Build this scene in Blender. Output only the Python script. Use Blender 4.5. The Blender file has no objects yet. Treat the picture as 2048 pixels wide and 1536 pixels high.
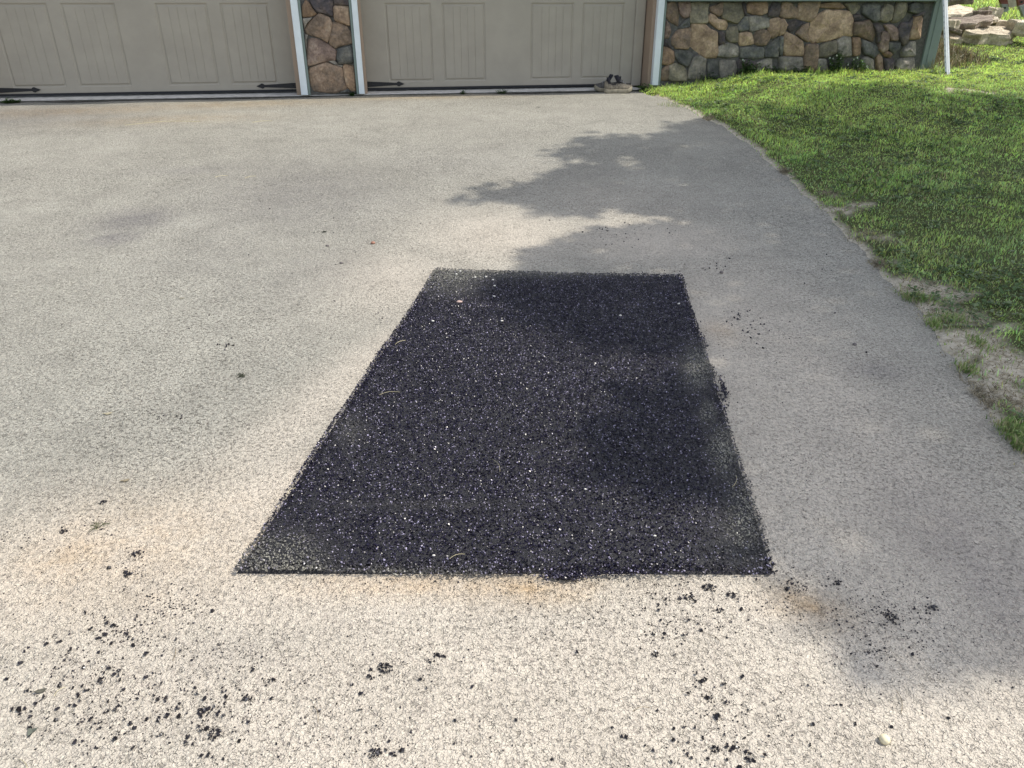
import bpy, bmesh, math, random
import numpy as np
from mathutils import Vector, Matrix, noise as mnoise

random.seed(7); RS = np.random.RandomState(11)
C = bpy.context.scene.collection
SC = bpy.context.scene

# ------------------------------------------------------------------ camera
HC, FPX, TH = 1.15, 1500.0, math.radians(27.1)
cam_d = bpy.data.cameras.new("camera"); cam = bpy.data.objects.new("camera", cam_d); C.objects.link(cam)
cam.location = (0, 0, HC); cam.rotation_euler = (math.pi/2 - TH, 0, 0)
cam_d.sensor_width = 36; cam_d.lens = 36*FPX/2048; cam_d.clip_end = 500; cam_d.clip_start = 0.02
SC.camera = cam

# ------------------------------------------------------------------ light
WALL_ANG = math.radians(13.0)                 # the garage front recedes to the right by this much
SUN_EL, SUN_AZ = math.radians(56), WALL_ANG - math.radians(4.0)     # azimuth counted from +X towards +Y
SUN = Vector((math.cos(SUN_EL)*math.cos(SUN_AZ), math.cos(SUN_EL)*math.sin(SUN_AZ), math.sin(SUN_EL)))
world = bpy.data.worlds.new("World"); SC.world = world; world.use_nodes = True
wn = world.node_tree.nodes; wl = world.node_tree.links
sky = wn.new("ShaderNodeTexSky"); sky.sky_type = 'NISHITA'; sky.sun_disc = False
sky.sun_elevation = SUN_EL; sky.sun_rotation = math.pi/2 - SUN_AZ
sky.air_density = 1.0; sky.dust_density = 2.0; sky.ozone_density = 1.0
hs = wn.new("ShaderNodeHueSaturation"); hs.inputs["Saturation"].default_value = .55      # sky blue muted so that shaded areas come out neutral
wl.new(sky.outputs[0], hs.inputs["Color"]); wl.new(hs.outputs[0], wn["Background"].inputs[0]); wn["Background"].inputs[1].default_value = 0.15
sd = bpy.data.lights.new("sun", 'SUN'); sd.energy = 2.55; sd.angle = math.radians(0.5); sd.color = (1.0, .945, .85)
sun = bpy.data.objects.new("sun", sd); C.objects.link(sun); sun.rotation_euler = SUN.to_track_quat('Z', 'Y').to_euler()
SC.view_settings.view_transform = 'Standard'; SC.view_settings.look = 'None'
SC.view_settings.exposure = 0.76; SC.view_settings.gamma = 1; SC.view_settings.use_curve_mapping = False

# ------------------------------------------------------------------ projection helpers (photo pixels, 2048 x 1536)
CT, ST = math.cos(TH), math.sin(TH)
def ray(px, py):
    dx, dy = (px-1024)/FPX, -(py-768)/FPX
    return Vector((dx, CT + dy*ST, -ST + dy*CT))
def at_height(px, py, z):
    r = ray(px, py); return Vector((0, 0, HC)) + r*((z-HC)/r.z)
def project(X, Y, Z):
    zc = Y*CT - (Z-HC)*ST; yc = Y*ST + (Z-HC)*CT
    zc = np.maximum(zc, .05)
    return 1024 + FPX*X/zc, 768 - FPX*yc/zc
ZB = 0.297
def sstep(t):
    t = np.clip(t, 0, 1); return t*t*(3-2*t)
def Hd(Y): return ZB*sstep((np.asarray(Y, float)-2.9)/4.9)
def on_drive(px, py, zoff=0):
    p = at_height(px, py, 0)
    for _ in range(40):
        q = at_height(px, py, float(Hd(p.y))+zoff); p = p.lerp(q, .6)
    return p
EDGE_PX = [(1262,178),(1300,189),(1370,217),(1440,252),(1500,292),(1560,345),(1620,402),(1680,460),(1740,525),
           (1800,592),(1858,655),(1908,720),(1950,782),(1992,850),(2048,935)]
EP = sorted([(on_drive(*e).y, on_drive(*e).x) for e in EDGE_PX])
EY = np.array([-12, -2, .9] + [e[0] for e in EP] + [9.2, 30, 200.]); EX = np.array([.2, .9, 1.28] + [e[1] for e in EP] + [1.2, 1.2, 1.2])
def edge_x(Y):
    Y = np.asarray(Y, float)
    return np.interp(Y, EY, EX) + .012*np.sin(Y*9.1) + .008*np.sin(Y*23.7+1) + .006*np.sin(Y*57.)
def Hl(X, Y):
    X = np.asarray(X, float); Y = np.asarray(Y, float)
    e = X - edge_x(Y)
    h = Hd(Y) + .018*sstep(e/.06) + .13*sstep(e/1.4)*sstep((Y-5.5)/2.6)
    far = np.maximum(0, Y-9.0)
    h = h + .112*far*far/(far+.8)
    h = h + .010*np.sin(X*2.3+Y*1.1)*np.sin(Y*2.9-X) * sstep(e/.5) + .05*np.sin(X*.7)*np.sin(Y*.5)*sstep(far/6)
    return h
def on_lawn(px, py, zoff=0):
    r = ray(px, py); o = Vector((0, 0, HC)); t = .5
    while t < 60:
        p = o + r*t
        if p.z <= float(Hl(p.x, p.y)) + zoff: break
        t += .01
    return p
# garage front plane
WA = at_height(0, 201, ZB+.02); WB = at_height(1185, 179.5, ZB+.02)
U = (WB-WA); U.z = 0; U.normalize(); N = Vector((U.y, -U.x, 0))     # U along the front (to the right), N towards the camera
def wall_pt(s, z, d=0): return WA + U*s + N*d + Vector((0, 0, z-WA.z))
def pix_wall(px, py, d=0):
    r = ray(px, py); o = Vector((0, 0, HC)); t = (WA + N*d - o).dot(N)/r.dot(N); p = o + r*t
    return (p-WA).dot(U), p.z
print("wall angle", math.degrees(math.atan2(U.y, U.x)), "WA", WA, "WB", WB)

# ------------------------------------------------------------------ object helpers
def tag(o, label=None, cat=None, group=None, kind=None):
    if label: o['label'] = label
    if cat: o['category'] = cat
    if group: o['group'] = group
    if kind: o['kind'] = kind
    return o
def empty(name, loc=(0,0,0)):
    o = bpy.data.objects.new(name, None); C.objects.link(o); o.location = loc; o.empty_display_size = .1; return o
def link(name, me, mat=None, parent=None, smooth=False):
    if mat is not None and not me.materials: me.materials.append(mat)
    o = bpy.data.objects.new(name, me); C.objects.link(o)
    if parent is not None:
        o.parent = parent
        L = parent.location.copy(); q = parent.parent
        while q is not None: L = L + q.location; q = q.parent
        o.location = -L            # vertices are written in world coordinates
    if smooth: me.polygons.foreach_set("use_smooth", [True]*len(me.polygons))
    return o
def mesh_np(name, V, F, col=None, smooth=False):
    V = np.asarray(V, np.float32); F = np.asarray(F, np.int32); k = F.shape[1]
    me = bpy.data.meshes.new(name); me.vertices.add(len(V)); me.vertices.foreach_set("co", V.ravel())
    me.loops.add(F.size); me.loops.foreach_set("vertex_index", F.ravel())
    me.polygons.add(len(F)); me.polygons.foreach_set("loop_start", np.arange(0, F.size, k, dtype=np.int32))
    me.polygons.foreach_set("loop_total", np.full(len(F), k, np.int32))
    me.polygons.foreach_set("use_smooth", np.full(len(F), smooth, bool))
    me.update(calc_edges=True)
    if col is not None:
        a = me.color_attributes.new("Col", 'FLOAT_COLOR', 'POINT')
        c = np.ones((len(V), 4), np.float32); c[:, :3] = col; a.data.foreach_set("color", c.ravel())
    return me
def grid_faces(nu, nv):
    i = np.arange((nu-1)*(nv-1)); a = (i//(nv-1))*nv + i % (nv-1)
    return np.stack([a, a+nv, a+nv+1, a+1], 1)
def add_box(bm, o, ax, ay, az, bev=0):
    """box from corner o with edge vectors"""
    o = Vector(o); vs = [bm.verts.new(o+ax*i+ay*j+az*k) for i in (0,1) for j in (0,1) for k in (0,1)]
    fs = [bm.faces.new([vs[i] for i in f]) for f in ((0,1,3,2),(4,6,7,5),(0,4,5,1),(2,3,7,6),(0,2,6,4),(1,5,7,3))]
    if bev:
        es = list({e for f in fs for e in f.edges}); bmesh.ops.bevel(bm, geom=es, offset=bev, segments=1, affect='EDGES')
def bm_obj(name, bm, mat, parent=None, smooth=False):
    bmesh.ops.recalc_face_normals(bm, faces=bm.faces)
    me = bpy.data.meshes.new(name); bm.to_mesh(me); bm.free(); return link(name, me, mat, parent, smooth)
def wbox(bm, s0, s1, z0, z1, d0, d1, bev=0):
    """box in garage-front coordinates: along the wall s, height z, proudness d"""
    add_box(bm, wall_pt(s0, z0, d0), U*(s1-s0), N*(d1-d0), Vector((0,0,z1-z0)), bev)

# ------------------------------------------------------------------ materials
def new_mat(name):
    m = bpy.data.materials.new(name); m.use_nodes = True; nt = m.node_tree
    return m, nt, nt.nodes, nt.links, nt.nodes["Principled BSDF"]
def tex_coord(nt): return nt.nodes.new("ShaderNodeTexCoord").outputs["Object"]
def noise(nt, vec, scale, detail=3, rough=.55, out=0):
    n = nt.nodes.new("ShaderNodeTexNoise"); n.inputs["Scale"].default_value = scale; n.inputs["Detail"].default_value = detail
    n.inputs["Roughness"].default_value = rough; nt.links.new(vec, n.inputs["Vector"]); return n.outputs[out]
def voro(nt, vec, scale, feature='F1', out="Distance", rand=1):
    n = nt.nodes.new("ShaderNodeTexVoronoi"); n.feature = feature; n.inputs["Scale"].default_value = scale
    n.inputs["Randomness"].default_value = rand; nt.links.new(vec, n.inputs["Vector"]); return n.outputs[out]
def ramp(nt, fac, stops, interp='LINEAR'):
    n = nt.nodes.new("ShaderNodeValToRGB"); n.color_ramp.interpolation = interp; e = n.color_ramp.elements
    while len(e) < len(stops): e.new(.5)
    for k, (p, c) in enumerate(stops):
        e[k].position = p; e[k].color = (*c, 1) if hasattr(c, '__len__') else (c, c, c, 1)
    nt.links.new(fac, n.inputs[0]); return n.outputs[0]
def mix(nt, fac, a, b, mode='MIX'):
    n = nt.nodes.new("ShaderNodeMix"); n.data_type = 'RGBA'; n.blend_type = mode
    for k, v in ((0, fac), (6, a), (7, b)):
        if hasattr(v, 'links'): nt.links.new(v, n.inputs[k])
        elif k == 0: n.inputs[0].default_value = v
        else: n.inputs[k].default_value = (*v, 1)
    return n.outputs[2]
def math_n(nt, op, a, b=0.0, clamp=False):
    n = nt.nodes.new("ShaderNodeMath"); n.operation = op; n.use_clamp = clamp
    for k, v in ((0, a), (1, b)):
        if hasattr(v, 'links'): nt.links.new(v, n.inputs[k])
        else: n.inputs[k].default_value = v
    return n.outputs[0]
def bump(nt, h, dist, strength=1, prev=None):
    n = nt.nodes.new("ShaderNodeBump"); n.inputs["Distance"].default_value = dist; n.inputs["Strength"].default_value = strength
    nt.links.new(h, n.inputs["Height"])
    if prev is not None: nt.links.new(prev, n.inputs["Normal"])
    return n.outputs[0]
def sep(nt, c):
    n = nt.nodes.new("ShaderNodeSeparateColor"); nt.links.new(c, n.inputs[0]); return n.outputs
def attr(nt, name="Col"):
    n = nt.nodes.new("ShaderNodeAttribute"); n.attribute_name = name; return n.outputs["Color"]
def flat(name, col, rough=.6, var=.12, scale=30, spec=.5, bmp=0, metallic=0):
    m, nt, nd, lk, b = new_mat(name); v = tex_coord(nt)
    n = noise(nt, v, scale, 4)
    lo = tuple(c*(1-var) for c in col); hi = tuple(min(1, c*(1+var)) for c in col)
    lk.new(ramp(nt, n, [(.3, lo), (.7, hi)]), b.inputs["Base Color"])
    b.inputs["Roughness"].default_value = rough; b.inputs["Specular IOR Level"].default_value = spec; b.inputs["Metallic"].default_value = metallic
    if bmp: lk.new(bump(nt, noise(nt, v, scale*3, 3), bmp), b.inputs["Normal"])
    return m
def mat_attr(name, rough=.6, trans=0, spec=.3):
    m, nt, nd, lk, b = new_mat(name); c = attr(nt); lk.new(c, b.inputs["Base Color"])
    b.inputs["Roughness"].default_value = rough; b.inputs["Specular IOR Level"].default_value = spec
    if trans:
        t = nd.new("ShaderNodeBsdfTranslucent"); lk.new(c, t.inputs[0]); mx = nd.new("ShaderNodeMixShader"); mx.inputs[0].default_value = trans
        lk.new(b.outputs[0], mx.inputs[1]); lk.new(t.outputs[0], mx.inputs[2]); lk.new(mx.outputs[0], nd["Material Output"].inputs[0])
    return m

def mat_drive():
    m, nt, nd, lk, b = new_mat("weathered_asphalt"); v = tex_coord(nt)
    a = sep(nt, attr(nt)); dust_halo, smear, rust = a[0], a[1], a[2]
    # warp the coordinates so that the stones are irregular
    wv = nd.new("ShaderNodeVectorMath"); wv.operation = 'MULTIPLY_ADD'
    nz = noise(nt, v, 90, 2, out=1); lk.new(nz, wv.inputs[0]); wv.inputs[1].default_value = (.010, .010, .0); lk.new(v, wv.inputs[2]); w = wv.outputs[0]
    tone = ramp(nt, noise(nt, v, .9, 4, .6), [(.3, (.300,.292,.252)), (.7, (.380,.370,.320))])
    base = mix(nt, dust_halo, tone, (.575, .515, .43))
    cell = sep(nt, voro(nt, w, 250, out="Color"))
    agg = ramp(nt, cell[0], [(0, .55), (.10, .80), (.3, .96), (.55, 1.02), (.9, 1.09), (1, 1.22)])
    agg2 = ramp(nt, sep(nt, voro(nt, w, 330, out="Color"))[1], [(0, .74), (.3, .96), (1, 1.10)])
    lift = math_n(nt, 'SUBTRACT', 1.0, math_n(nt, 'MULTIPLY', dust_halo, .86))
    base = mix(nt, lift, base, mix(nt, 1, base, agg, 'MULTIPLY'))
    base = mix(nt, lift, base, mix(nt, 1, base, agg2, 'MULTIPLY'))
    base = mix(nt, ramp(nt, cell[1], [(.88, 0), (.93, .45)]), base, (.20, .165, .15))
    big = sep(nt, voro(nt, w, 95, out="Color")); bige = voro(nt, w, 95)
    stn = math_n(nt, 'MULTIPLY', ramp(nt, big[2], [(.84, 0), (.9, .42)]), ramp(nt, bige, [(.25, 1), (.42, 0)]))
    base = mix(nt, stn, base, (.27, .24, .21))
    base = mix(nt, ramp(nt, cell[2], [(.90, 0), (.95, .5)]), base, (.60, .56, .46))
    # short pits between the stones, their inner shadow painted as dark colour
    edge = voro(nt, w, 150, 'DISTANCE_TO_EDGE')
    pitn = noise(nt, w, 85, 4, .6); rel = noise(nt, v, 74, 4, .62)
    coarse = ramp(nt, noise(nt, v, 1.3, 3, .6), [(.35, .45), (.65, 1.)])
    p1 = math_n(nt, 'MULTIPLY', ramp(nt, edge, [(.03, 1), (.22, 0)]), ramp(nt, pitn, [(.53, 0), (.62, 1)]), True)
    p2 = ramp(nt, rel, [(.34, 1), (.41, 0)])
    pits = math_n(nt, 'MULTIPLY', math_n(nt, 'MAXIMUM', p1, math_n(nt, 'MULTIPLY', p2, .5)), coarse)
    base = mix(nt, math_n(nt, 'MULTIPLY', math_n(nt, 'MULTIPLY', pits, math_n(nt, 'ADD', lift, .45)), .76), base, (.105, .096, .078))
    blot = ramp(nt, noise(nt, v, 4.5, 6, .72), [(.30, .86), (.5, 1), (.72, 1.10)])
    base = mix(nt, 1, base, blot, 'MULTIPLY')
    sm = math_n(nt, 'MULTIPLY', smear, ramp(nt, noise(nt, v, 11, 5, .7), [(.3, .5), (.62, 1.)]), True)
    base = mix(nt, sm, base, mix(nt, .62, base, (.12, .112, .125)))
    ru = math_n(nt, 'MULTIPLY', rust, ramp(nt, noise(nt, v, 16, 5, .7), [(.28, .2), (.66, 1.)]), True)
    base = mix(nt, ru, base, mix(nt, 1, base, (1.05, .78, .47), 'MULTIPLY'))
    lk.new(base, b.inputs["Base Color"]); b.inputs["Roughness"].default_value = .88; b.inputs["Specular IOR Level"].default_value = .25
    h = math_n(nt, 'ADD', ramp(nt, edge, [(0, 0), (.25, 1)]), math_n(nt, 'MULTIPLY', cell[0], .8))
    h = math_n(nt, 'SUBTRACT', h, math_n(nt, 'MULTIPLY', pits, 1.8))
    bm1 = bump(nt, h, .0016, .9); bm2 = bump(nt, rel, .0095, .9, bm1)
    lk.new(bm2, b.inputs["Normal"]); return m

def mat_soil():
    m, nt, nd, lk, b = new_mat("lawn_soil"); v = tex_coord(nt)
    a = sep(nt, attr(nt))
    c = ramp(nt, noise(nt, v, 30, 5, .65), [(.3, (.055,.045,.028)), (.55, (.10,.085,.05)), (.7, (.16,.14,.09))])
    d = ramp(nt, noise(nt, v, 45, 6, .7), [(.3, (.30,.26,.19)), (.5, (.58,.52,.41)), (.7, (.74,.68,.57))])
    g = ramp(nt, noise(nt, v, 9, 6, .7), [(.3, (.045,.075,.018)), (.7, (.10,.135,.035))]); gf = ramp(nt, noise(nt, v, 12, 8, .8), [(.3, (.09,.15,.04)), (.5, (.17,.23,.07)), (.7, (.26,.31,.11))])
    c = mix(nt, .6, c, g); c = mix(nt, a[0], c, d); c = mix(nt, a[1], c, gf)
    lk.new(c, b.inputs["Base Color"]); b.inputs["Roughness"].default_value = .95; b.inputs["Specular IOR Level"].default_value = .15
    lk.new(bump(nt, noise(nt, v, 60, 5, .7), .02), b.inputs["Normal"]); return m

def mat_stone(name, cols, gain=1.0):
    cols = [tuple(min(.8, (x*.68+(sum(c)/3)*.32)*gain*k_) for x, k_ in zip(c, (1.05, 1.0, .90))) for c in cols]
    m, nt, nd, lk, b = new_mat(name); v = tex_coord(nt)
    oi = nd.new("ShaderNodeObjectInfo"); off = nd.new("ShaderNodeVectorMath"); off.operation = 'ADD'
    sc_ = nd.new("ShaderNodeVectorMath"); sc_.operation = 'SCALE'; cx = nd.new("ShaderNodeCombineXYZ")
    for k in range(3): lk.new(oi.outputs["Random"], cx.inputs[k])
    lk.new(cx.outputs[0], sc_.inputs[0]); sc_.inputs[3].default_value = 37; lk.new(sc_.outputs[0], off.inputs[0]); lk.new(v, off.inputs[1]); w = off.outputs[0]
    c = ramp(nt, noise(nt, w, 9, 4, .6), [(.28, cols[0]), (.45, cols[1]), (.58, cols[2]), (.74, cols[3])])
    c = mix(nt, 1, c, ramp(nt, noise(nt, w, 45, 5, .7), [(.3, .62), (.55, 1), (.75, 1.35)]), 'MULTIPLY')
    c = mix(nt, 1, c, ramp(nt, oi.outputs["Random"], [(0, .78), (1, 1.22)]), 'MULTIPLY')
    lk.new(c, b.inputs["Base Color"]); b.inputs["Roughness"].default_value = .75; b.inputs["Specular IOR Level"].default_value = .35
    h1 = bump(nt, noise(nt, w, 11, 5, .6), .03, .8); lk.new(bump(nt, noise(nt, w, 60, 5, .75), .012, 1, h1), b.inputs["Normal"])
    return m
def sc3(c, k): return tuple(x*k for x in c)
M = {}
M['drive'] = mat_drive(); M['soil'] = mat_soil()
M['t'] = mat_stone("tan_stone", [(.13,.085,.055), (.22,.145,.09), (.30,.205,.125), (.37,.28,.19)], 1.85)
M['b'] = mat_stone("brown_stone", [(.085,.06,.045), (.14,.10,.07), (.19,.125,.08), (.25,.19,.14)], 1.85)
M['o'] = mat_stone("olive_stone", [(.065,.06,.045), (.12,.11,.08), (.17,.15,.10), (.22,.20,.155)], 1.85)
M['s'] = mat_stone("slate_stone", [(.034,.037,.038), (.058,.064,.066), (.090,.094,.090), (.15,.14,.115)], 1.85)
M['r'] = mat_stone("rusty_stone", [(.11,.07,.045), (.17,.105,.06), (.23,.145,.08), (.27,.20,.13)], 1.85)
M['p'] = mat_stone("pink_stone", [(.10,.068,.058), (.15,.10,.082), (.20,.14,.11), (.26,.20,.165)], 1.85)
M['d'] = mat_stone("dark_stone", [(.022,.022,.028), (.045,.04,.05), (.07,.055,.055), (.11,.095,.085)], 1.85)
M['g'] = mat_stone("grey_stone", [(.075,.073,.068), (.13,.125,.115), (.18,.165,.145), (.24,.225,.20)], 1.85)
M['mortar'] = flat("mortar", (.13,.125,.115), .95, .3, 40, .2, .01)
M['door'] = flat("door_paint", (.37,.335,.275), .5, .06, 5, .4, .0015)
M['jamb'] = flat("jamb_paint", (.34,.25,.18), .55, .05, 8)
M['white'] = flat("white_trim_paint", (.72,.78,.80), .45, .05, 12)
M['green'] = flat("green_trim_paint", (.175,.222,.20), .5, .06, 10)
M['siding'] = flat("siding_paint", (.16,.20,.185), .6, .06, 6)
M['black'] = flat("black_iron", (.008,.008,.011), .45, .2, 40)
M['rubber'] = flat("black_rubber", (.012,.012,.016), .7, .2, 40)
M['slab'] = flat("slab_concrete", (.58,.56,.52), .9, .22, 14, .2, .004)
M['slabdark'] = flat("dark_concrete", (.075,.07,.06), .95, .35, 20, .2, .006)  # much darker concrete tone for the slab's front edge
M['roof'] = flat("roof_shingle", (.06,.06,.06), .9, .3, 20)
M['glass'] = flat("dark_interior", (.02,.02,.02), .8)
M['blade'] = mat_attr("grass_blade", .42, .42, .45)
M['leaf'] = mat_attr("leaf", .55, .35, .3)
M['grain'] = mat_attr("bitumen_grain", .28, 0, .34)
M['tar'] = flat("bitumen", (.006,.0055,.008), .5, .4, 90, .5, .004)
M['rock'] = mat_stone("fieldstone", [(.30,.24,.165), (.54,.46,.34), (.68,.60,.45), (.76,.69,.55)])
M['rockbrown'] = mat_stone("brown_fieldstone", [(.12,.085,.065), (.24,.18,.14), (.34,.27,.21), (.44,.37,.29)])
M['polewhite'] = flat("white_post_paint", (.78,.80,.80), .4, .08, 30)
M['hole'] = flat("post_slot", (.25,.26,.27), .8)
M['bark'] = flat("bark", (.10,.08,.06), .9, .3, 12, .2, .02)

# ------------------------------------------------------------------ driveway
def ell(X, Y, px, py, rx, ry, rot=0, soft=1.0):
    """soft ellipse stain given in photo pixels, laid out on the ground"""
    p = on_drive(px, py); a = on_drive(px+rx, py); b_ = on_drive(px, py-ry)
    ra = (a-p).length; rb = (b_-p).length; c, s = math.cos(rot), math.sin(rot)
    dx, dy = X-p.x, Y-p.y; u_ = (dx*c+dy*s)/ra; v_ = (-dx*s+dy*c)/rb
    return np.exp(-(u_*u_+v_*v_)*1.1/soft)
xs = np.concatenate([np.arange(-16, -5, .4), np.arange(-5, 2.6, .03)]); ys = np.concatenate([np.arange(-8, .6, .3), np.arange(.6, 9.6, .03)])
X, Y = np.meshgrid(xs, ys, indexing='ij'); Z = Hd(Y) + .004*np.sin(X*1.7+.5)*np.sin(Y*1.3) + .0025*np.sin(X*5.1)*np.sin(Y*4.3+1)
def drive_z(x, y): return float(Hd(y)) + .004*math.sin(x*1.7+.5)*math.sin(y*1.3) + .0025*math.sin(x*5.1)*math.sin(y*4.3+1)
dust_halo = np.zeros_like(X)  # cutting dust plus painted brightening: halo round the patch, lifted shade right of it
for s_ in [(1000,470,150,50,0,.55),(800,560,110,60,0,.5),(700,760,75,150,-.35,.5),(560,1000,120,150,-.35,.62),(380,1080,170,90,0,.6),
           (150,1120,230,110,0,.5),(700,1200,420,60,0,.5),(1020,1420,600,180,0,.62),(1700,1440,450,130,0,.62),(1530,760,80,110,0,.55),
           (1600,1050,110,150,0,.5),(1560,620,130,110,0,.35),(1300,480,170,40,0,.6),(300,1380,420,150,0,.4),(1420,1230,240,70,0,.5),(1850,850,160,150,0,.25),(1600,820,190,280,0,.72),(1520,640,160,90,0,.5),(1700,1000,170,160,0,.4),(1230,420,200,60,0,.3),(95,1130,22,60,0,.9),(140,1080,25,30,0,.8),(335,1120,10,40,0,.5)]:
    dust_halo = np.maximum(dust_halo, s_[5]*ell(X, Y, *s_[:5], soft=1.6)) + .18*s_[5]*ell(X, Y, *s_[:5], soft=1.6)
dust_halo = np.clip(dust_halo*1.18 + .06 + .28*sstep((2.1-Y)/1.0), 0, .92)
smear = np.zeros_like(X)
for s_ in [(275,440,90,22,.5,1),(270,436,60,12,.5,1),(235,475,60,14,.5,.9),(390,340,120,10,.2,.35),(600,390,240,70,.2,.42),(620,540,170,60,.1,.22),(50,230,220,22,0,.5),(440,500,150,60,.2,.2),
           (1750,740,60,20,0,.4),(1960,1130,150,170,0,.5),(1820,350,200,120,0,.2),(440,1310,120,40,.1,.18),(900,330,260,40,.1,.18)]:  # dark smears; the big lower-right ellipse paints the tree shade darker
    smear = np.maximum(smear, min(1, 1.35*s_[5])*ell(X, Y, *s_[:5]))
rust = np.zeros_like(X)
for s_ in [(150,222,260,9,.22,.5),(480,208,240,8,.2,.55),(820,195,220,5,.2,.6),(330,240,200,10,.2,.4),(1060,1178,140,30,0,.75),(850,1170,280,26,0,.5),(250,1090,260,110,0,.28),(560,1040,60,120,-.3,.2),(820,1165,120,14,0,.45),(665,1158,16,9,0,.6),
           (1610,1215,85,32,-.5,.7),(150,1110,130,55,0,.45),(1440,660,40,20,0,.3),(1000,1170,330,16,0,.3)]:
    rust = np.maximum(rust, s_[5]*ell(X, Y, *s_[:5]))
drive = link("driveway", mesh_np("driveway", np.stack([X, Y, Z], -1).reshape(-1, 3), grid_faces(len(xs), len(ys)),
             np.stack([dust_halo, smear, rust], -1).reshape(-1, 3), True), M['drive']); tag(drive, kind='structure')

# ------------------------------------------------------------------ lawn ground (one sheet out to the horizon, its near edge follows the driveway)
ts = np.concatenate([[-.03, 0, .015, .03, .06], np.arange(.1, 7, .09), np.arange(7, 20, .5), np.arange(20, 200, 12)])
yl = np.concatenate([np.arange(-60, -2, 4), np.arange(-2, 1.2, .3), np.arange(1.2, 12, .06), np.arange(12, 30, .4), np.arange(30, 220, 8)])
T, YL = np.meshgrid(ts, yl, indexing='ij'); XL = edge_x(YL) + T
ZL = Hl(XL, YL); ZL[0, :] -= .05; ZL[1, :] -= .006
BARE = []   # bare places (pixel ellipses)
for b_ in [(1660,385,22,8,.6),(1700,415,45,10,.7),(1840,575,55,22,1),(1895,625,60,18,.9),(1985,700,50,35,1),(2030,770,40,60,.9),(1760,530,20,10,.5),
           (1950,790,20,25,.7),(2010,800,30,30,.9),(1420,238,15,5,.5),(1570,345,12,8,.6),(1980,1010,30,60,.5),(1740,470,40,12,.45),(1930,182,70,4,.6)]:
    p = on_lawn(b_[0], b_[1]); a = on_lawn(b_[0]+b_[2], b_[1]); c = on_lawn(b_[0], b_[1]-b_[3]); BARE.append((p.x, p.y, abs(a.x-p.x), abs(c.y-p.y), b_[4]))
def bare(X, Y):
    r = np.zeros_like(X)
    wx = X + .05*np.sin(Y*17+X*5) + .03*np.sin(Y*41); wy = Y + .06*np.sin(X*13+2) + .03*np.sin(X*37)
    for x, y, a, c, k in BARE: r = np.maximum(r, k*np.exp(-(((wx-x)/a)**2 + ((wy-y)/c)**2)))
    e = X - edge_x(Y)
    return np.maximum(r, .75*np.exp(-np.maximum(e, 0)/.035)*(Y < 8))
BR = bare(XL, YL); BR = sstep((BR-.15)/.25)
lawn = link("lawn_ground", mesh_np("lawn_ground", np.stack([XL, YL, ZL], -1).reshape(-1, 3), grid_faces(len(ts), len(yl)),
            np.stack([BR, np.clip(np.maximum(sstep((YL-11)/8)*.9, sstep((XL-.72*YL-.3)/.6)) + (YL < 1.2), 0, 1), BR*0], -1).reshape(-1, 3), True), M['soil']); tag(lawn, kind='structure')
gx = np.array([-220, -60, -16.5, -15.9]); gy = np.array([-220, -60, -8, 10, 40, 220.]); GX, GY = np.meshgrid(gx, gy, indexing='ij')
g2 = link("ground", mesh_np("ground", np.stack([GX, GY, GX*0-.02+Hd(GY)], -1).reshape(-1, 3), grid_faces(4, 6), np.tile([0, .9, 0], (24, 1)), True), M['soil']); tag(g2, kind='structure')
gx = np.array([-15.95, -5, 1.2]); gy = np.array([9.55, 40, 220.]); GX, GY = np.meshgrid(gx, gy, indexing='ij')
g3 = link("ground", mesh_np("ground", np.stack([GX, GY, GX*0+Hl(GX*0+1.2, GY)-.03], -1).reshape(-1, 3), grid_faces(3, 3), np.tile([0, .9, 0], (9, 1)), True), M['soil']); tag(g3, kind='structure')

# ------------------------------------------------------------------ garage
S = lambda px, py=160, d=0: pix_wall(px, py, d)[0]
DD = -.25                                         # the doors stand back this far
garage = empty("garage", tuple(wall_pt(3, ZB-.05))); tag(garage, "long grey-green garage with two taupe carriage doors and a fieldstone base", "garage")
sPL0, sPL1 = S(602,180), S(729,180)               # pillar with its trims
sTR0, sTR1 = S(1303.5,152), S(1315.5,152)           # right door trim
sC0, sC1 = S(1841,128), S(1866,128)               # green corner board
sDL0 = S(-25,180,DD)
sL = sDL0 - .12
ZTOP = 2.95; ZD = 2.45
bm = bmesh.new()                                  # carcass walls behind everything
wbox(bm, sL-2.2, sL, ZB-.3, ZTOP, -.30, 0)
wbox(bm, sL, sTR1-.01, ZD, ZTOP, -.30, -.001)
wbox(bm, sPL0+.004, sPL1-.004, ZB-.3, ZD, -.30, -.035)
wbox(bm, sTR0+.004, sC1-.01, ZB-.3, ZD, -.30, -.035)
wbox(bm, sC1-.31, sC1-.012, ZB-.3, ZTOP, -7.5, -.301)
bm_obj("wall", bm, M['siding'], garage)
bm = bmesh.new()
for k in range(12):
    z = 1.19 + k*.15
    add_box(bm, wall_pt(sTR1, z, -.034), U*(sC0-sTR1), N*.03, Vector((0,0,.148)))
bm_obj("siding", bm, M['siding'], garage)
bm = bmesh.new(); wbox(bm, sL, sTR1, ZD, ZD+.16, 0, .03); bm_obj("header_board", bm, M['green'], garage)
bm = bmesh.new()
P = [wall_pt(sL-2.4, ZTOP, .2), wall_pt(sC1+.5, ZTOP, .2), wall_pt(sC1+.5, ZTOP+1.9, -3.8), wall_pt(sL-2.4, ZTOP+1.9, -3.8)]
Q = [wall_pt(sL-2.4, ZTOP, -8), wall_pt(sC1+.5, ZTOP, -8)]
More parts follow.
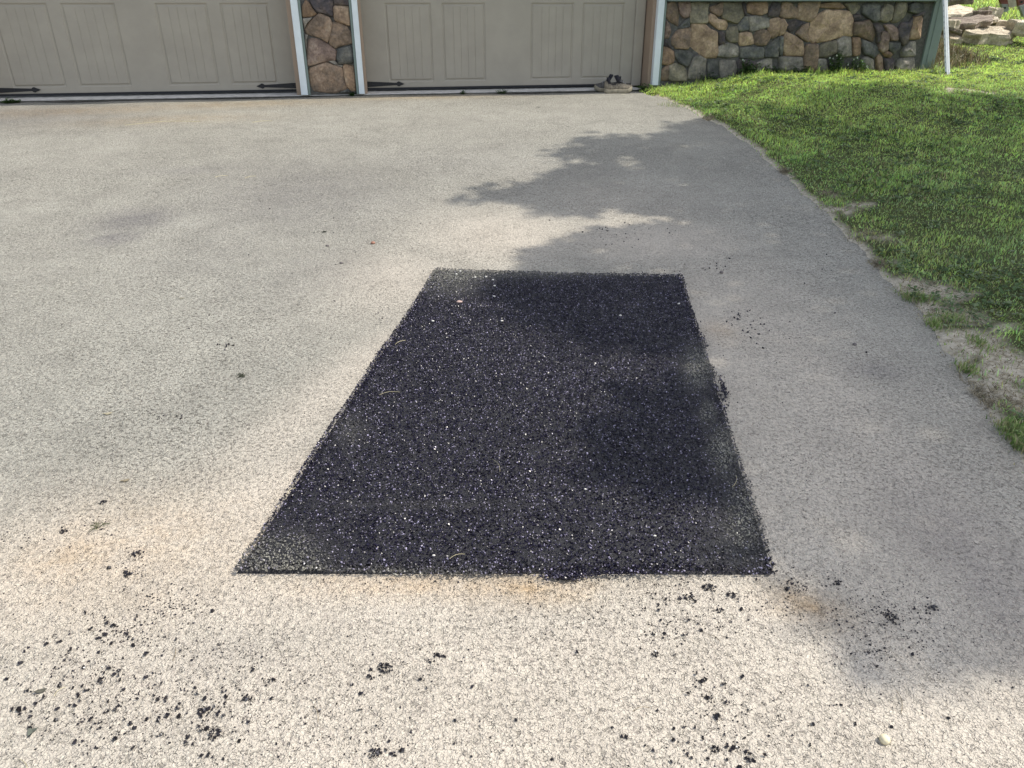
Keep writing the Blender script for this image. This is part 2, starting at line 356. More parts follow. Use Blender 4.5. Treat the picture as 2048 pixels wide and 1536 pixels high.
v = [bm.verts.new(p) for p in P+Q]; bm.faces.new([v[0], v[1], v[2], v[3]]); bm.faces.new([v[3], v[2], v[5], v[4]]); bm.faces.new([v[0], v[4], v[5], v[1]])
bm.faces.new([v[1], v[5], v[2]]); bm.faces.new([v[0], v[3], v[4]]); bm_obj("roof", bm, M['roof'], garage)
bm = bmesh.new(); wbox(bm, sL-2.0, sC1-.35, ZB-.3, ZTOP-.05, -7.4, -7.2); bm_obj("back_wall", bm, M['siding'], garage)
# floor slab with its edge
bm = bmesh.new(); add_box(bm, wall_pt(sL-2, ZB-.12, -.004), U*(sTR0-sL+2.0), N*-.9, Vector((0,0,.137))); bm_obj("floor_slab", bm, M['slab'], garage)
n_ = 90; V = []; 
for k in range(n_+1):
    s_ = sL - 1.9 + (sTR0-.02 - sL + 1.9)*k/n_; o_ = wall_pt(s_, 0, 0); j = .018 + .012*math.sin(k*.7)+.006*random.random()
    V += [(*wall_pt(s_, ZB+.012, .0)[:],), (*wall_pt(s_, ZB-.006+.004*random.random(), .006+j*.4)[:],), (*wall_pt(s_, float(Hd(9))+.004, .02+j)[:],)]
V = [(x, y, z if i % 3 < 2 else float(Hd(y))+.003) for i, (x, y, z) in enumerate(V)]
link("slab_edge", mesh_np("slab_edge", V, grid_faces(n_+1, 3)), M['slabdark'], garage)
# trims
def board(name, s0, s1, z0, z1, d0, d1, mat, lab=None, groove=0):
    bm = bmesh.new(); wbox(bm, s0, s1, z0, z1, d0, d1, .003)
    if groove: wbox(bm, s0+groove, s0+groove+.012, z0+.002, z1-.002, d1+.0005, d1+.006)
    o = bm_obj(name, bm, mat, garage)
    if lab: o['label'] = lab
    return o
sa, sb = S(615.5,180), S(718,180)
board("door_trim", sPL0, sa, ZB+.022, ZD, -.03, .035, M['white'], "white painted trim left of the stone pillar")
board("door_trim", sb, sPL1, ZB+.022, ZD, -.03, .035, M['white'], "white painted trim right of the stone pillar")
board("door_trim", sTR0, sTR1, ZB+.055, ZD, -.03, .035, M['white'], "white painted trim at the right end of the doors")
board("edge_strip", sa+.001, sa+.025, ZB+.02, ZD, -.03, .03, M['green'])
board("edge_strip", sb-.025, sb-.001, ZB+.02, ZD, -.03, .03, M['green'])
board("edge_strip", sTR1+.001, sTR1+.024, ZB+.05, ZD, -.03, .03, M['green'])
board("corner_board", sC0, sC1, float(Hl(5,9.2))-.05, ZTOP, -.10, .02, M['green'], "wide green corner board at the end of the stone wall", .05)
bm = bmesh.new(); wbox(bm, sTR1+.0245, sC0-.002, 1.140, 1.195, -.03, .075, .004); bm_obj("water_table", bm, M['green'], garage)
for s0, s1 in ((sL-.02, sDL0+.002), (S(597,177,DD), sPL0+.02), (sPL1-.02, S(735,177,DD)), (S(1282,152,DD), sTR0+.03)):
    bm = bmesh.new(); wbox(bm, min(s0, s1-.02), s1, ZB+.016, ZD, DD+.01, -.031); bm_obj("door_jamb", bm, M['jamb'], garage)
bm = bmesh.new(); wbox(bm, S(1262,152,DD), S(1280,152,DD), ZB+.03, ZD, DD+.004, DD+.03, .004); bm_obj("door_stop", bm, M['door'], garage)

# doors ---------------------------------------------------------------
def door_panel_mesh(s0, s1, z0, z1, nb=5, gw=.030, dep=.009):
    W, H_ = s1-s0, z1-z0; e = .012
    bx = [gw + .012 + (W-2*gw-.024)*k/(nb+.0) for k in range(nb+1)]
    if True: bx = bx[1:-1] + [bx[0]]
    us = sorted(set([0, e, gw-e, gw, W-gw, W-gw+e, W-e, W] + [b+o for b in bx for o in (-.005, 0, .005)]))
    vs = sorted(set([0, e, gw-e, gw, gw+.02, H_-gw-.02, H_-gw, H_-gw+e, H_-e, H_]))
    V = []
    for u_ in us:
        for v_ in vs:
            d = min(u_, W-u_, v_, H_-v_)
            dd = 0 if d <= 1e-6 or d >= gw-1e-6 else -dep
            if d > gw+.015:
                if any(abs(u_-b) < 1e-6 for b in bx): dd = -.0035
            V.append(wall_pt(s0+u_, z0+v_, DD+dd)[:])
    return mesh_np("door_panel", V, grid_faces(len(us), len(vs)))
zseal = pix_wall(868, 176, DD)[1]; zp0 = pix_wall(868, 160.5, DD)[1] - .012; zp1 = pix_wall(868, 8, DD)[1] + .012
RP = zp1 - zp0; gap = .16
def door(pxs, e0, e1, lab, hinges):
    dr = empty("garage_door", tuple(wall_pt((e0+e1)/2, zseal, DD) - garage.location)); dr.parent = garage; dr['label'] = lab
    ps = [(S(a, 160, DD), S(b, 160, DD)) for a, b in pxs]
    zr = [(zp0, zp1), (zp1+gap, zp1+gap+RP)]
    ul = [e0] + [x for p in ps for x in p] + [e1]; vl = [zseal+.012, zp0, zp1, zp1+gap, zp1+gap+RP, ZD]
    bm = bmesh.new(); g = {}
    for i, u_ in enumerate(ul):
        for j, v_ in enumerate(vl): g[i, j] = bm.verts.new(wall_pt(u_, v_, DD))
    for i in range(len(ul)-1):
        for j in range(len(vl)-1):
            if i % 2 == 1 and j % 2 == 1: continue
            bm.faces.new([g[i,j], g[i+1,j], g[i+1,j+1], g[i,j+1]])
    wbox(bm, e0, e1, zseal+.012, ZD, DD-.06, DD-.014)
    me = bpy.data.meshes.new("door_leaf"); bm.to_mesh(me); bm.free(); link("door_leaf", me, M['door'], dr)
    for (a, b) in ps:
        for z0, z1 in zr: link("door_panel", door_panel_mesh(a, b, z0, z1), M['door'], dr)
    bm = bmesh.new(); wbox(bm, e0, e1, zseal-.008, zseal+.0115, DD-.05, DD+.006); bm_obj("bottom_seal", bm, M['rubber'], dr)
    for side, tip in hinges:
        sg = 1 if side == 'L' else -1; b0 = e0+.004 if sg > 0 else e1-.004; L = abs(S(tip, 167, DD)-b0)
        zc = zseal + .045
        pts = [(0, .028), (L-.085, .012), (L-.08, .012), (L-.07, .022), (L-.055, .026), (L-.042, .018), (L-.02, .009), (L, 0)]
        up = [(x, y) for x, y in pts]; dn = [(x, -y*.9) for x, y in reversed(pts[:-1])]
        bm = bmesh.new(); f = [bm.verts.new(wall_pt(b0+sg*x, zc+y, DD+.008)) for x, y in up+dn]; bk = [bm.verts.new(wall_pt(b0+sg*x, zc+y, DD+.001)) for x, y in up+dn]
        bm.faces.new(f); n = len(f)
        for k in range(n): bm.faces.new([f[k], f[(k+1) % n], bk[(k+1) % n], bk[k]])
        hs = bm_obj("hinge_strap", bm, M['black'], dr)
        for x in (.05, L*.5):
            b2 = bmesh.new(); bmesh.ops.create_icosphere(b2, subdivisions=1, radius=.007, matrix=Matrix.Translation(wall_pt(b0+sg*x, zc, DD+.008))); 
            me = bpy.data.meshes.new("screw"); b2.to_mesh(me); b2.free(); o = link("screw", me, M['black'], dr, True)
door([(22,131),(156,262),(337,439),(462,557)], sDL0, S(598,177,DD), "left taupe carriage door with grooved panels", [('L', 79), ('R', 512)])
door([(778,868.6),(888,973),(1060,1144),(1160,1242)], S(735,177,DD), S(1284,152,DD), "right taupe carriage door with grooved panels", [('L', 809)])

# stone facing --------------------------------------------------------
def stone_mesh(poly, seed, depth):
    """poly: outline in (s, z) on the front; a rounded, uneven stone standing proud"""
    r = random.Random(seed); n = len(poly); out = []
    cx = sum(p[0] for p in poly)/n; cz = sum(p[1] for p in poly)/n
    pts = [(cx+(p[0]-cx)*1.09, cz+(p[1]-cz)*1.09) for p in poly]
    for _ in range(2):      # corner cutting
        q = []
        for k in range(len(pts)):
            a, b = pts[k], pts[(k+1) % len(pts)]; q += [(a[0]*.9+b[0]*.1, a[1]*.9+b[1]*.1), (a[0]*.1+b[0]*.9, a[1]*.1+b[1]*.9)]
        pts = q
    m = len(pts)
    rings = [(1.0, -.035), (1.0, depth*.35), (.965, depth*.78), (.88, depth*.98), (.55, depth*1.08), (.25, depth*1.1)]
    tilt = (r.uniform(-.14, .14), r.uniform(-.16, .10)); V = []
    if cx > sC0-1.15: tilt = (r.uniform(-.32, .02), r.uniform(-.3, .1)); depth *= 1.3
    for sc, d in rings:
        for p in pts:
            dx, dz = (p[0]-cx), (p[1]-cz)
            nz = mnoise.noise(Vector((p[0]*9+seed, p[1]*9, sc*2)))
            x, z = cx+dx*sc*(1+.03*nz), cz+dz*sc*(1+.03*nz)
            dd = d + ((dx*tilt[0]+dz*tilt[1])*sc + nz*.018 if d > 0 else 0)
            V.append(wall_pt(x, z, dd-.02)[:])
    V.append(wall_pt(cx, cz, depth*1.15-.02+r.uniform(-.004, .006))[:])
    me = bpy.data.meshes.new("stone"); F = []
    for k in range(len(rings)-1):
        for j in range(m): F.append((k*m+j, k*m+(j+1) % m, (k+1)*m+(j+1) % m, (k+1)*m+j))
    c = len(V)-1; b0 = (len(rings)-1)*m
    for j in range(m): F.append((b0+j, b0+(j+1) % m, c))
    me.from_pydata(V, [], F); bm = bmesh.new(); bm.from_mesh(me); bmesh.ops.recalc_face_normals(bm, faces=bm.faces); bm.to_mesh(me); bm.free()
    return me
def parse(txt, sc, ox, oy=0):
    out = []
    for ln in txt.strip().splitlines():
        c, rest = ln.split(None, 1); out.append((c, [(ox+float(a.split(',')[0])/sc, oy+float(a.split(',')[1])/sc) for a in rest.split()]))
    return out
PIL = parse("""r 225,60 262,0 300,30 330,90 375,140 320,172 230,174
d 300,-10 545,-10 540,170 470,140 380,120 330,50
d 555,-60 715,-60 715,56 640,50 560,46
t 555,62 700,66 720,100 720,240 712,262 560,208
b 255,310 300,225 400,142 500,182 530,240 505,370 482,430 400,382 270,345
b 540,232 600,232 680,272 742,335 742,440 600,470 570,492 504,446 522,335
p 288,400 330,380 480,444 572,522 562,618 440,630 370,652 288,674 280,540
s 592,502 742,470 748,644 600,656 577,600
b 300,704 400,670 475,640 560,672 630,702 652,820 692,902 560,948 320,932
r 645,692 660,665 752,672 777,850 772,930 730,932 680,872 657,780
g 225,190 330,182 275,240 250,300 232,260
g 230,345 285,360 275,395 262,520 240,440
g 490,625 560,622 600,664 640,672 632,692 560,660
s 700,905 720,935 780,940 790,948 600,950""", 5.12, 560)
WALL1 = parse("""b 350,60 430,15 490,20 528,120 540,200 530,352 440,312 362,232 340,150
p 535,30 600,18 692,28 704,120 662,230 600,242 562,200 540,110
o 716,40 790,18 870,24 955,40 935,130 922,308 800,308 692,312 692,200
s 530,388 600,296 682,240 688,366 560,398
p 328,345 372,288 412,342 432,420 402,522 330,518 318,420
b 440,522 500,432 572,392 702,382 694,540 652,664 500,658 438,604
t 715,340 800,328 900,345 962,400 1042,442 1060,560 1060,700 1042,775 900,784 800,722 664,672 708,540
b 972,98 1062,58 1140,18 1144,100 1122,200 1080,222 1012,180 972,150
o 1152,30 1300,22 1390,40 1432,130 1440,200 1332,318 1200,272 1130,238 1150,120
t 935,232 980,188 1032,208 1084,262 1182,268 1204,340 1182,408 1080,402 1000,342 940,282
r 1470,60 1520,22 1620,14 1735,20 1758,52 1742,172 1660,204 1540,190 1465,160
d 1762,155 1832,22 1912,30 1922,130 1890,232 1772,226
s 1338,332 1440,226 1490,232 1492,402 1400,428 1342,420
g 1502,232 1622,214 1762,258 1772,370 1640,402 1520,432 1502,330
o 1190,432 1240,370 1332,360 1350,440 1342,572 1240,574 1182,520
d 1070,432 1160,442 1166,604 1076,604
t 1360,462 1450,438 1532,450 1552,530 1552,602 1450,622 1380,624 1350,560
b 1562,492 1602,430 1690,400 1752,430 1792,502 1722,612 1640,624 1562,592
t 1782,268 1890,238 1962,278 2030,338 1962,430 1902,482 1812,524 1762,430
s 482,690 620,678 742,740 682,882 642,904 540,862 480,760
r 296,640 380,650 430,680 472,704 482,800 462,852 380,884 290,874
d 296,540 378,548 412,600 436,660 380,640 300,628
g 1070,652 1160,602 1240,584 1332,630 1372,702 1350,774 1200,784 1070,764
s 1386,662 1500,640 1692,650 1702,792 1550,802 1382,792
s 1706,682 1792,582 1962,492 1970,582 1902,700 1882,774 1722,778
b 258,965 392,880 402,885 402,1100 248,1100
o 404,900 500,858 602,900 642,960 642,1100 402,1100
g 682,922 742,782 802,750 882,790 920,812 905,1080 660,1080
s 932,822 1082,802 1090,1080 932,1080
g 1096,822 1322,812 1332,920 1302,1080 1100,1080
d 1342,852 1382,812 1562,822 1592,872 1592,1000 1342,1000
g 1602,862 1702,812 1812,790 1822,980 1622,1000
d 1424,30 1448,24 1462,150 1470,200 1450,215 1400,60""", 6.827, 1280)
WALL2 = parse("""b 0,130 50,30 100,14 152,40 216,120 200,218 60,218 6,190
b 240,40 300,20 482,20 482,60 440,202 380,262 290,246 215,222
r 484,52 600,25 722,30 762,60 802,92 740,112 560,97 490,92
o 782,40 902,18 1008,20 982,100 902,168 860,168 822,90
d 77,332 102,270 200,240 292,270 232,322 140,388
t 380,272 470,182 580,130 702,130 832,150 862,200 866,432 770,432 560,492 420,518 370,472 368,350
b 198,402 280,312 370,272 352,400 352,504 280,472
t 0,232 60,230 90,290 80,340 60,402 0,432
t 48,432 80,386 200,442 272,502 302,592 292,672 60,672 40,562
b 886,270 1000,268 1080,240 1132,300 1166,402 1150,502 1090,492 960,432 886,422
s 1010,62 1100,40 1212,50 1212,160 1190,242 1130,262 1060,212 1000,160
d 870,192 960,170 1002,200 990,242 900,252
o 1200,242 1230,132 1290,50 1370,60 1388,100 1350,232 1280,266
o 1392,100 1430,18 1522,30 1552,90 1502,202 1420,262 1352,262 1374,180
s 1562,62 1640,18 1742,50 1762,122 1662,172 1560,140
r 1612,202 1700,182 1722,220 1682,462 1560,466 1582,350
p 1262,302 1370,300 1432,350 1430,482 1342,482 1312,402
d 1434,332 1482,272 1560,272 1602,212 1602,300 1552,402 1540,502 1490,544 1440,452
p 1208,462 1240,378 1302,390 1332,440 1312,530 1302,602 1240,632 1190,592
s 1312,512 1462,512 1440,582 1370,652 1312,592
g 1472,622 1502,562 1570,502 1652,502 1652,672 1472,682
g 1402,792 1430,722 1480,697 1632,692 1632,790 1560,850 1420,850
s 1000,482 1100,512 1182,562 1232,642 1180,652 1130,692 1020,652 990,562
t 1160,692 1210,642 1242,682 1242,850 1170,850
r 1250,642 1290,612 1382,642 1332,702 1262,682
d 1256,712 1372,692 1400,720 1382,780 1332,850 1260,850
b 330,542 452,537 462,652 442,850 290,850 302,642
o 470,562 560,512 682,492 682,642 560,692 470,687
g 692,492 762,442 862,432 872,672 702,682
r 882,452 972,457 990,532 962,662 882,672
g 442,712 552,707 572,850 442,850
g 0,682 270,692 270,850 0,850
s 0,442 38,442 38,522 30,662 0,672
d 1132,302 1202,282 1250,332 1240,372 1202,402 1202,502 1168,512 1166,402
g 990,692 1060,682 1132,722 1142,850 1000,850
d 1640,180 1700,150 1760,140 1740,200 1610,196""", 6.024, 1560)
def clip_sz(pl, s0, s1): return [(min(max(a, s0), s1), b) for a, b in pl]
pillar = empty("stone_pillar", tuple(wall_pt((sPL0+sPL1)/2, ZB) - garage.location)); pillar.parent = garage; pillar['label'] = "fieldstone pillar between the two doors"
swall = empty("stone_wall", tuple(wall_pt((sTR1+sC0)/2, ZB+.1) - garage.location)); swall.parent = garage; swall['label'] = "low fieldstone facing between door trim and corner board"
bm = bmesh.new(); wbox(bm, sa+.026, sb-.026, ZB-.02, ZD, -.0345, -.008); bm_obj("mortar_bed", bm, M['mortar'], pillar)
bm = bmesh.new(); wbox(bm, sTR1+.025, sC0-.001, ZB-.2, 1.139, -.0345, -.008); bm_obj("mortar_bed", bm, M['mortar'], swall)
k = 0
for c, pl in PIL:
    q = clip_sz([pix_wall(a, b, .02) for a, b in pl], sa+.03, sb-.03); k += 1
    link("stone", stone_mesh(q, k*3.1, .042), M[c], pillar, True)
    q2 = [(a, b+.93) for a, b in q if True]
    if max(b for a, b in q2) < ZD-.02 and min(b for a, b in q2) > 1.24: link("stone", stone_mesh(q2, k*3.7+50, .042), M[c], pillar, True)
for c, pl in WALL1+WALL2:
    q = clip_sz([pix_wall(a, b, .02) for a, b in pl], sTR1+.03, sC0-.012); q = [(a, min(b, 1.134)) for a, b in q]; k += 1
    link("stone", stone_mesh(q, k*3.1, .036 if k < 55 else .05), M[c], swall, True)

# ------------------------------------------------------------------ asphalt patch
PC = [on_drive(*p) for p in ((466,1149),(1553,1157),(1365,553),(870,540))]
patch = empty("asphalt_patch", tuple((PC[0]+PC[2])/2)); tag(patch, "rectangular fresh black asphalt patch with glinting gravel in the pale driveway", "patch")
def patch_uv(u_, v_):
    a = PC[0].lerp(PC[1], u_); b = PC[3].lerp(PC[2], u_); return a.lerp(b, v_)
def patch_h(x, y): return .011 + .011*mnoise.noise(Vector((x*2.6, y*2.6, 0))) + .004*mnoise.noise(Vector((x*14, y*14, 5)))
nu, nv = 110, 170; V = []
for i in range(nu+1):
    for j in range(nv+1):
        u_, v_ = i/nu, j/nv; p = patch_uv(u_, v_); d = min(u_, 1-u_, (v_)*1.6, (1-v_)*1.6)
        edge = 0 < i < nu and 0 < j < nv
        V.append((p.x, p.y, drive_z(p.x, p.y) + (patch_h(p.x, p.y)*min(1, d*40) if edge else -.004)))
link("bitumen_bed", mesh_np("bitumen_bed", V, grid_faces(nu+1, nv+1), smooth=True), M['tar'], patch)
OCT_V = np.array([(1,0,0),(-1,0,0),(0,1,0),(0,-1,0),(0,0,1),(0,0,-1)], float); OCT_F = np.array([(0,2,4),(2,1,4),(1,3,4),(3,0,4),(2,0,5),(1,2,5),(3,1,5),(0,3,5)])
def rand_rot(n, rs):
    q = rs.normal(size=(n, 4)); q /= np.linalg.norm(q, axis=1)[:, None]; w, x, y, z = q.T
    return np.stack([1-2*(y*y+z*z), 2*(x*y-z*w), 2*(x*z+y*w), 2*(x*y+z*w), 1-2*(x*x+z*z), 2*(y*z-x*w), 2*(x*z-y*w), 2*(y*z+x*w), 1-2*(x*x+y*y)], 1).reshape(n, 3, 3)
def chips(pos, size, col, rs, cube=False):
    n = len(pos); V0 = OCT_V if not cube else np.array([(a, b, c) for a in (-1,1) for b in (-1,1) for c in (-1,1)], float)*.62
    F0 = OCT_F if not cube else np.array([(0,1,3),(0,3,2),(4,6,7),(4,7,5),(0,4,5),(0,5,1),(2,3,7),(2,7,6),(0,2,6),(0,6,4),(1,5,7),(1,7,3)])
    m = len(V0); V = V0[None]*(1+rs.uniform(-.28, .28, (n, m, 1))) + rs.uniform(-.18, .18, (n, m, 3))
    V = V*(size[:, None, None]*np.array([1, .85, .62])*rs.uniform(.8, 1.2, (n, 1, 3)))
    V = np.einsum('nij,nmj->nmi', rand_rot(n, rs), V) + pos[:, None, :]
    F = F0[None] + (np.arange(n)*m)[:, None, None]
    return V.reshape(-1, 3), F.reshape(-1, 3), np.repeat(col, m, 0)
def blob_px(P, px, py, rx, ry):
    qx, qy = project(P[:, 0], P[:, 1], P[:, 2]); return np.exp(-(((qx-px)/rx)**2+((qy-py)/ry)**2))
n = 125000; u_ = RS.rand(n); v_ = RS.rand(n)
A = np.array([p[:] for p in PC])
pos = (A[0]*(1-u_)[:, None]+A[1]*u_[:, None])*(1-v_)[:, None] + (A[3]*(1-u_)[:, None]+A[2]*u_[:, None])*v_[:, None]
# ragged overspill
bul = np.concatenate([np.stack([RS.normal(a, b, k), RS.normal(c, d, k)], 1) for a, b, c, d, k in ((1130,22,1160,4,420),(1240,60,1156,2.5,220),(930,90,1153,2.5,220),(1442,4,793,12,160),(1432,4,765,16,80),(1406,3,685,10,80),(1520,6,1030,60,60),(760,8,700,40,60),(640,9,890,40,60),(1110,120,548,2,100))])
for k_, (a, b) in enumerate(bul):
    if 650 < b < 1140 and (a < 900 or a > 1350):       # keep to the slanting sides
        t_ = (b-545)/609; a = 870-405*t_+RS.normal(1, 3) if a < 1000 else 1365+188*t_ + RS.normal(0, 3) + (7 if 755 < b < 805 else 0)
    pos[k_] = on_drive(a, b)[:]
ov = RS.rand(n) < .012; ov[:len(bul)] = False; jit = RS.normal(0, .012, (n, 2)); pos[ov, :2] += jit[ov]
h_ = np.array([patch_h(x, y) for x, y in pos[:, :2]]); pos[:, 2] = Hd(pos[:, 1]) + .004*np.sin(pos[:, 0]*1.7+.5)*np.sin(pos[:, 1]*1.3) + .0025*np.sin(pos[:, 0]*5.1)*np.sin(pos[:, 1]*4.3+1) + h_ + .0015*RS.randn(n); pos[ov, 2] -= .006
size = RS.uniform(.0018, .0041, n)*(1+.3*(RS.rand(n) < .08))
col = np.ones((n, 3))*np.array([.0070, .0054, .0150])*RS.uniform(.4, 2.0, (n, 1))
lt = RS.rand(n) < .19; col[lt] = np.array([.27, .245, .335])*RS.uniform(.12, 1.6, (lt.sum(), 1)); size[lt] *= .75  # pale violet grains: gravel sparkle painted as grain colour
dusty = sum(k*blob_px(pos, *b) for *b, k in ((560,1115,80,45,.75),(760,1150,200,16,.5),(900,560,60,30,.55),(1395,735,28,40,.9),(1415,825,14,20,.9),(1445,900,26,45,.9),
            (1490,1010,34,70,.6),(1480,1080,60,50,.35),(700,860,30,30,.3),(1000,548,250,10,.5),(850,1010,200,10,.15)))
dk = np.clip(dusty*RS.uniform(.3, 1.5, n), 0, .85)[:, None]; col = col*(1-dk) + np.array([.30, .29, .24])*dk
V, F, CC = chips(pos, size, col, RS)
o = link("gravel", mesh_np("gravel", V, F, CC), M['grain'], patch); o['kind'] = 'stuff'

# ------------------------------------------------------------------ loose crumbs
CL = []   # (px, py, rx, ry, n, size multiplier)
CL += [(185,1050,30,14,11,1),(270,1105,22,14,14,1),(255,1146,24,12,9,1),(350,1212,60,24,60,.95),(255,1262,45,20,56,.95),(160,1330,50,20,24,1),(300,1372,150,60,150,.95),
       (105,1425,70,45,34,1.1),(120,1240,110,80,38,.8),(250,970,60,45,16,.7),(60,1070,60,20,8,1),(470,1300,60,40,40,.65),(330,1480,170,50,45,1),(420,1420,40,25,14,1.1),
       (750,1345,120,60,22,.9),(880,1320,30,14,8,1),(900,1260,260,60,42,.7),(620,1420,160,90,34,.8),(900,1470,220,60,24,.8),(770,1500,60,20,9,1.1),
       (1120,1220,120,40,30,.75),(1350,1220,80,40,60,1),(1350,1275,60,20,18,1),(1440,1230,40,20,10,1),(1395,1355,30,16,8,1),(1440,1400,36,30,16,1.0),(1425,1470,62,50,36,.95),
       (1490,1505,30,22,8,1.),(1575,1155,16,14,9,1),(1592,1178,22,9,14,1),(1672,1172,12,10,5,1.2),(1785,1232,55,40,70,.85),(1862,1222,20,9,9,1.1),(1745,1312,40,14,16,.9),
       (1650,1265,80,40,30,.8),(1900,1330,110,70,24,.8),(1640,1430,180,80,30,.8),(1580,1215,90,25,16,.8),
       (1240,470,70,20,18,1.1),(1420,528,30,8,9,1.1),(1470,632,18,12,9,1.2),(1505,665,22,20,10,1.2),(1640,620,90,60,8,1),(1560,800,70,60,12,.9),(1700,900,150,130,18,.7),
       (455,688,14,10,5,1.6),(342,830,16,7,5,1.5),(480,560,260,220,16,.8),(1000,1163,480,5,46,.8),(700,480,150,70,6,1),(1440,800,10,150,14,.8),(620,820,60,8,4,.8),(830,1170,330,12,40,.7)]
crumbs = []
for ci, (px, py, rx, ry, n, m) in enumerate(CL):
    for _ in range(int(n*2.3)):
        x, y = random.gauss(px, rx*.85), random.gauss(py, ry*.85)
        if not (-20 < x < 2068 and 240 < y < 1560): continue
        p = on_drive(x, y)
        if x > 1240 and p.x > float(edge_x(p.y))-.02: continue
        t0 = (y-540)/609; inside = t0 > 0 and t0 < 1 and 870-405*t0 < x < 1365+188*t0
        if inside: continue
        s_ = m*random.choice([.0015, .0018, .0022, .0026, .0030, .0035])*random.uniform(.8, 1.2)
        if y < 720: s_ *= 1.5
        crumbs.append((x, y, p, s_, ci))
def crumb_mesh(seed, n=1, spread=0, s=1):
    rs = np.random.RandomState(seed)
    if n == 1: pos = np.zeros((1, 3))
    else:
        a = rs.uniform(0, 6.283, n); r = np.sqrt(rs.rand(n))*spread; pos = np.stack([r*np.cos(a)*1.25, r*np.sin(a), np.abs(rs.normal(0, .0028, n))*(1-r/spread)], 1)
    col = np.ones((n, 3))*np.array([.016, .014, .018])*rs.uniform(.6, 1.6, (n, 1)); lt = rs.rand(n) < .05; col[lt] = (.12, .115, .12)
    V, F, CC = chips(pos, np.ones(n)*s*rs.uniform(.7, 1.25, n), col, rs, True); V[:, 2] -= V[:, 2].min() + (.0004 if n == 1 else .0006)
    return mesh_np("asphalt_crumb", V, F, CC)
CM = [crumb_mesh(100+k, 1 if k < 4 else 2, .9, 1.0) for k in range(9)]
for me in CM: me.materials.append(M['grain'])
ZL_ = {}
for ids, txt in (((0,),"above the dense left clump"),((1,),"round the upper left clump"),((2,),"round the middle left clump"),((3,),"in the broad speckled band at the middle left"),((4,),"at the lower end of the speckled left band"),
        ((5,),"just below the speckled left band"),((6,10,11),"in the wide spray between the lower left clumps and the band"),((7,),"near the left bottom corner round the torn leaf"),((8,),"left of the wide lower left spray"),((9,),"high on the left above the flat clump"),
        ((12,13),"round the two ragged lower left clumps"),((14,15),"round the branching bottom clump"),((16,17,18,19),"thinly spread below the patch's middle"),((20,),"just under the patch's near edge"),
        ((21,22,23),"round the largest clumps under the patch's right end"),((24,25),"in the loose file right of bottom centre"),((26,27),"in the crowded heap near the bottom edge right of centre"),((28,29,30),"trailing off the patch's lower right corner"),
        ((31,32),"in the dense speckle in the lower right shade"),((33,34,36),"at the sun and shade border in the lower right"),((35,),"near the right edge in the lower right shade")):
    for q_ in ids: ZL_[q_] = txt
def zone(x, y, ci):
    t_ = ZL_.get(ci)
    if t_ is None:
        t_ = "right of the black patch in the shade" if x > 1200 and y > 560 else "behind the patch's far edge" if x > 1000 and y < 600 else "along the patch's near edge" if 1100 < y else "farther up on the left of the driveway"
    return "small black crumb "+t_, "crumbs "+t_
crumbs.sort(key=lambda c: -c[3]/max(.5, c[2].y))
for x, y, p, s_, ci in crumbs[:285]:
    o = bpy.data.objects.new("asphalt_crumb", random.choice(CM)); C.objects.link(o)
    o.location = (p.x, p.y, drive_z(p.x, p.y)); s2 = s_*1.15
    o.scale = (s2, s2*random.uniform(.7, 1.1), s2*random.uniform(.7, 1)); o.rotation_euler = (0, 0, random.uniform(0, 6.28))
    lab, grp = zone(x, y, ci); tag(o, lab, "crumb", grp)
rest = [c[:4] for c in crumbs[285:]]
# fine grit, too small and too many to count
for _ in range(1900):
    c = random.choice(CL); x, y = random.gauss(c[0], c[2]*1.2+40), random.gauss(c[1], c[3]*1.2+25)
    if x < -10 or x > 2060 or y < 300 or y > 1550: continue
    t0 = (y-540)/609
    if 0 < t0 < 1.0 and 866-405*t0 < x < 1369+188*t0: continue
    p = on_drive(x, y)
    if p.x > float(edge_x(p.y)): continue
    rest.append((x, y, p, random.uniform(.0008, .0019)))
pos = np.array([(p.x, p.y, drive_z(p.x, p.y)+s_*.3) for x, y, p, s_ in rest]); size = np.array([s_ for *_, s_ in rest])
col = np.ones((len(rest), 3))*np.array([.018, .016, .02])*RS.uniform(.6, 2.2, (len(rest), 1))
V, F, CC = chips(pos, size, col, RS); o = link("asphalt_grit", mesh_np("asphalt_grit", V, F, CC), M['grain']); tag(o, "fine black grit scattered over the pale driveway around the patch", "grit", kind='stuff')
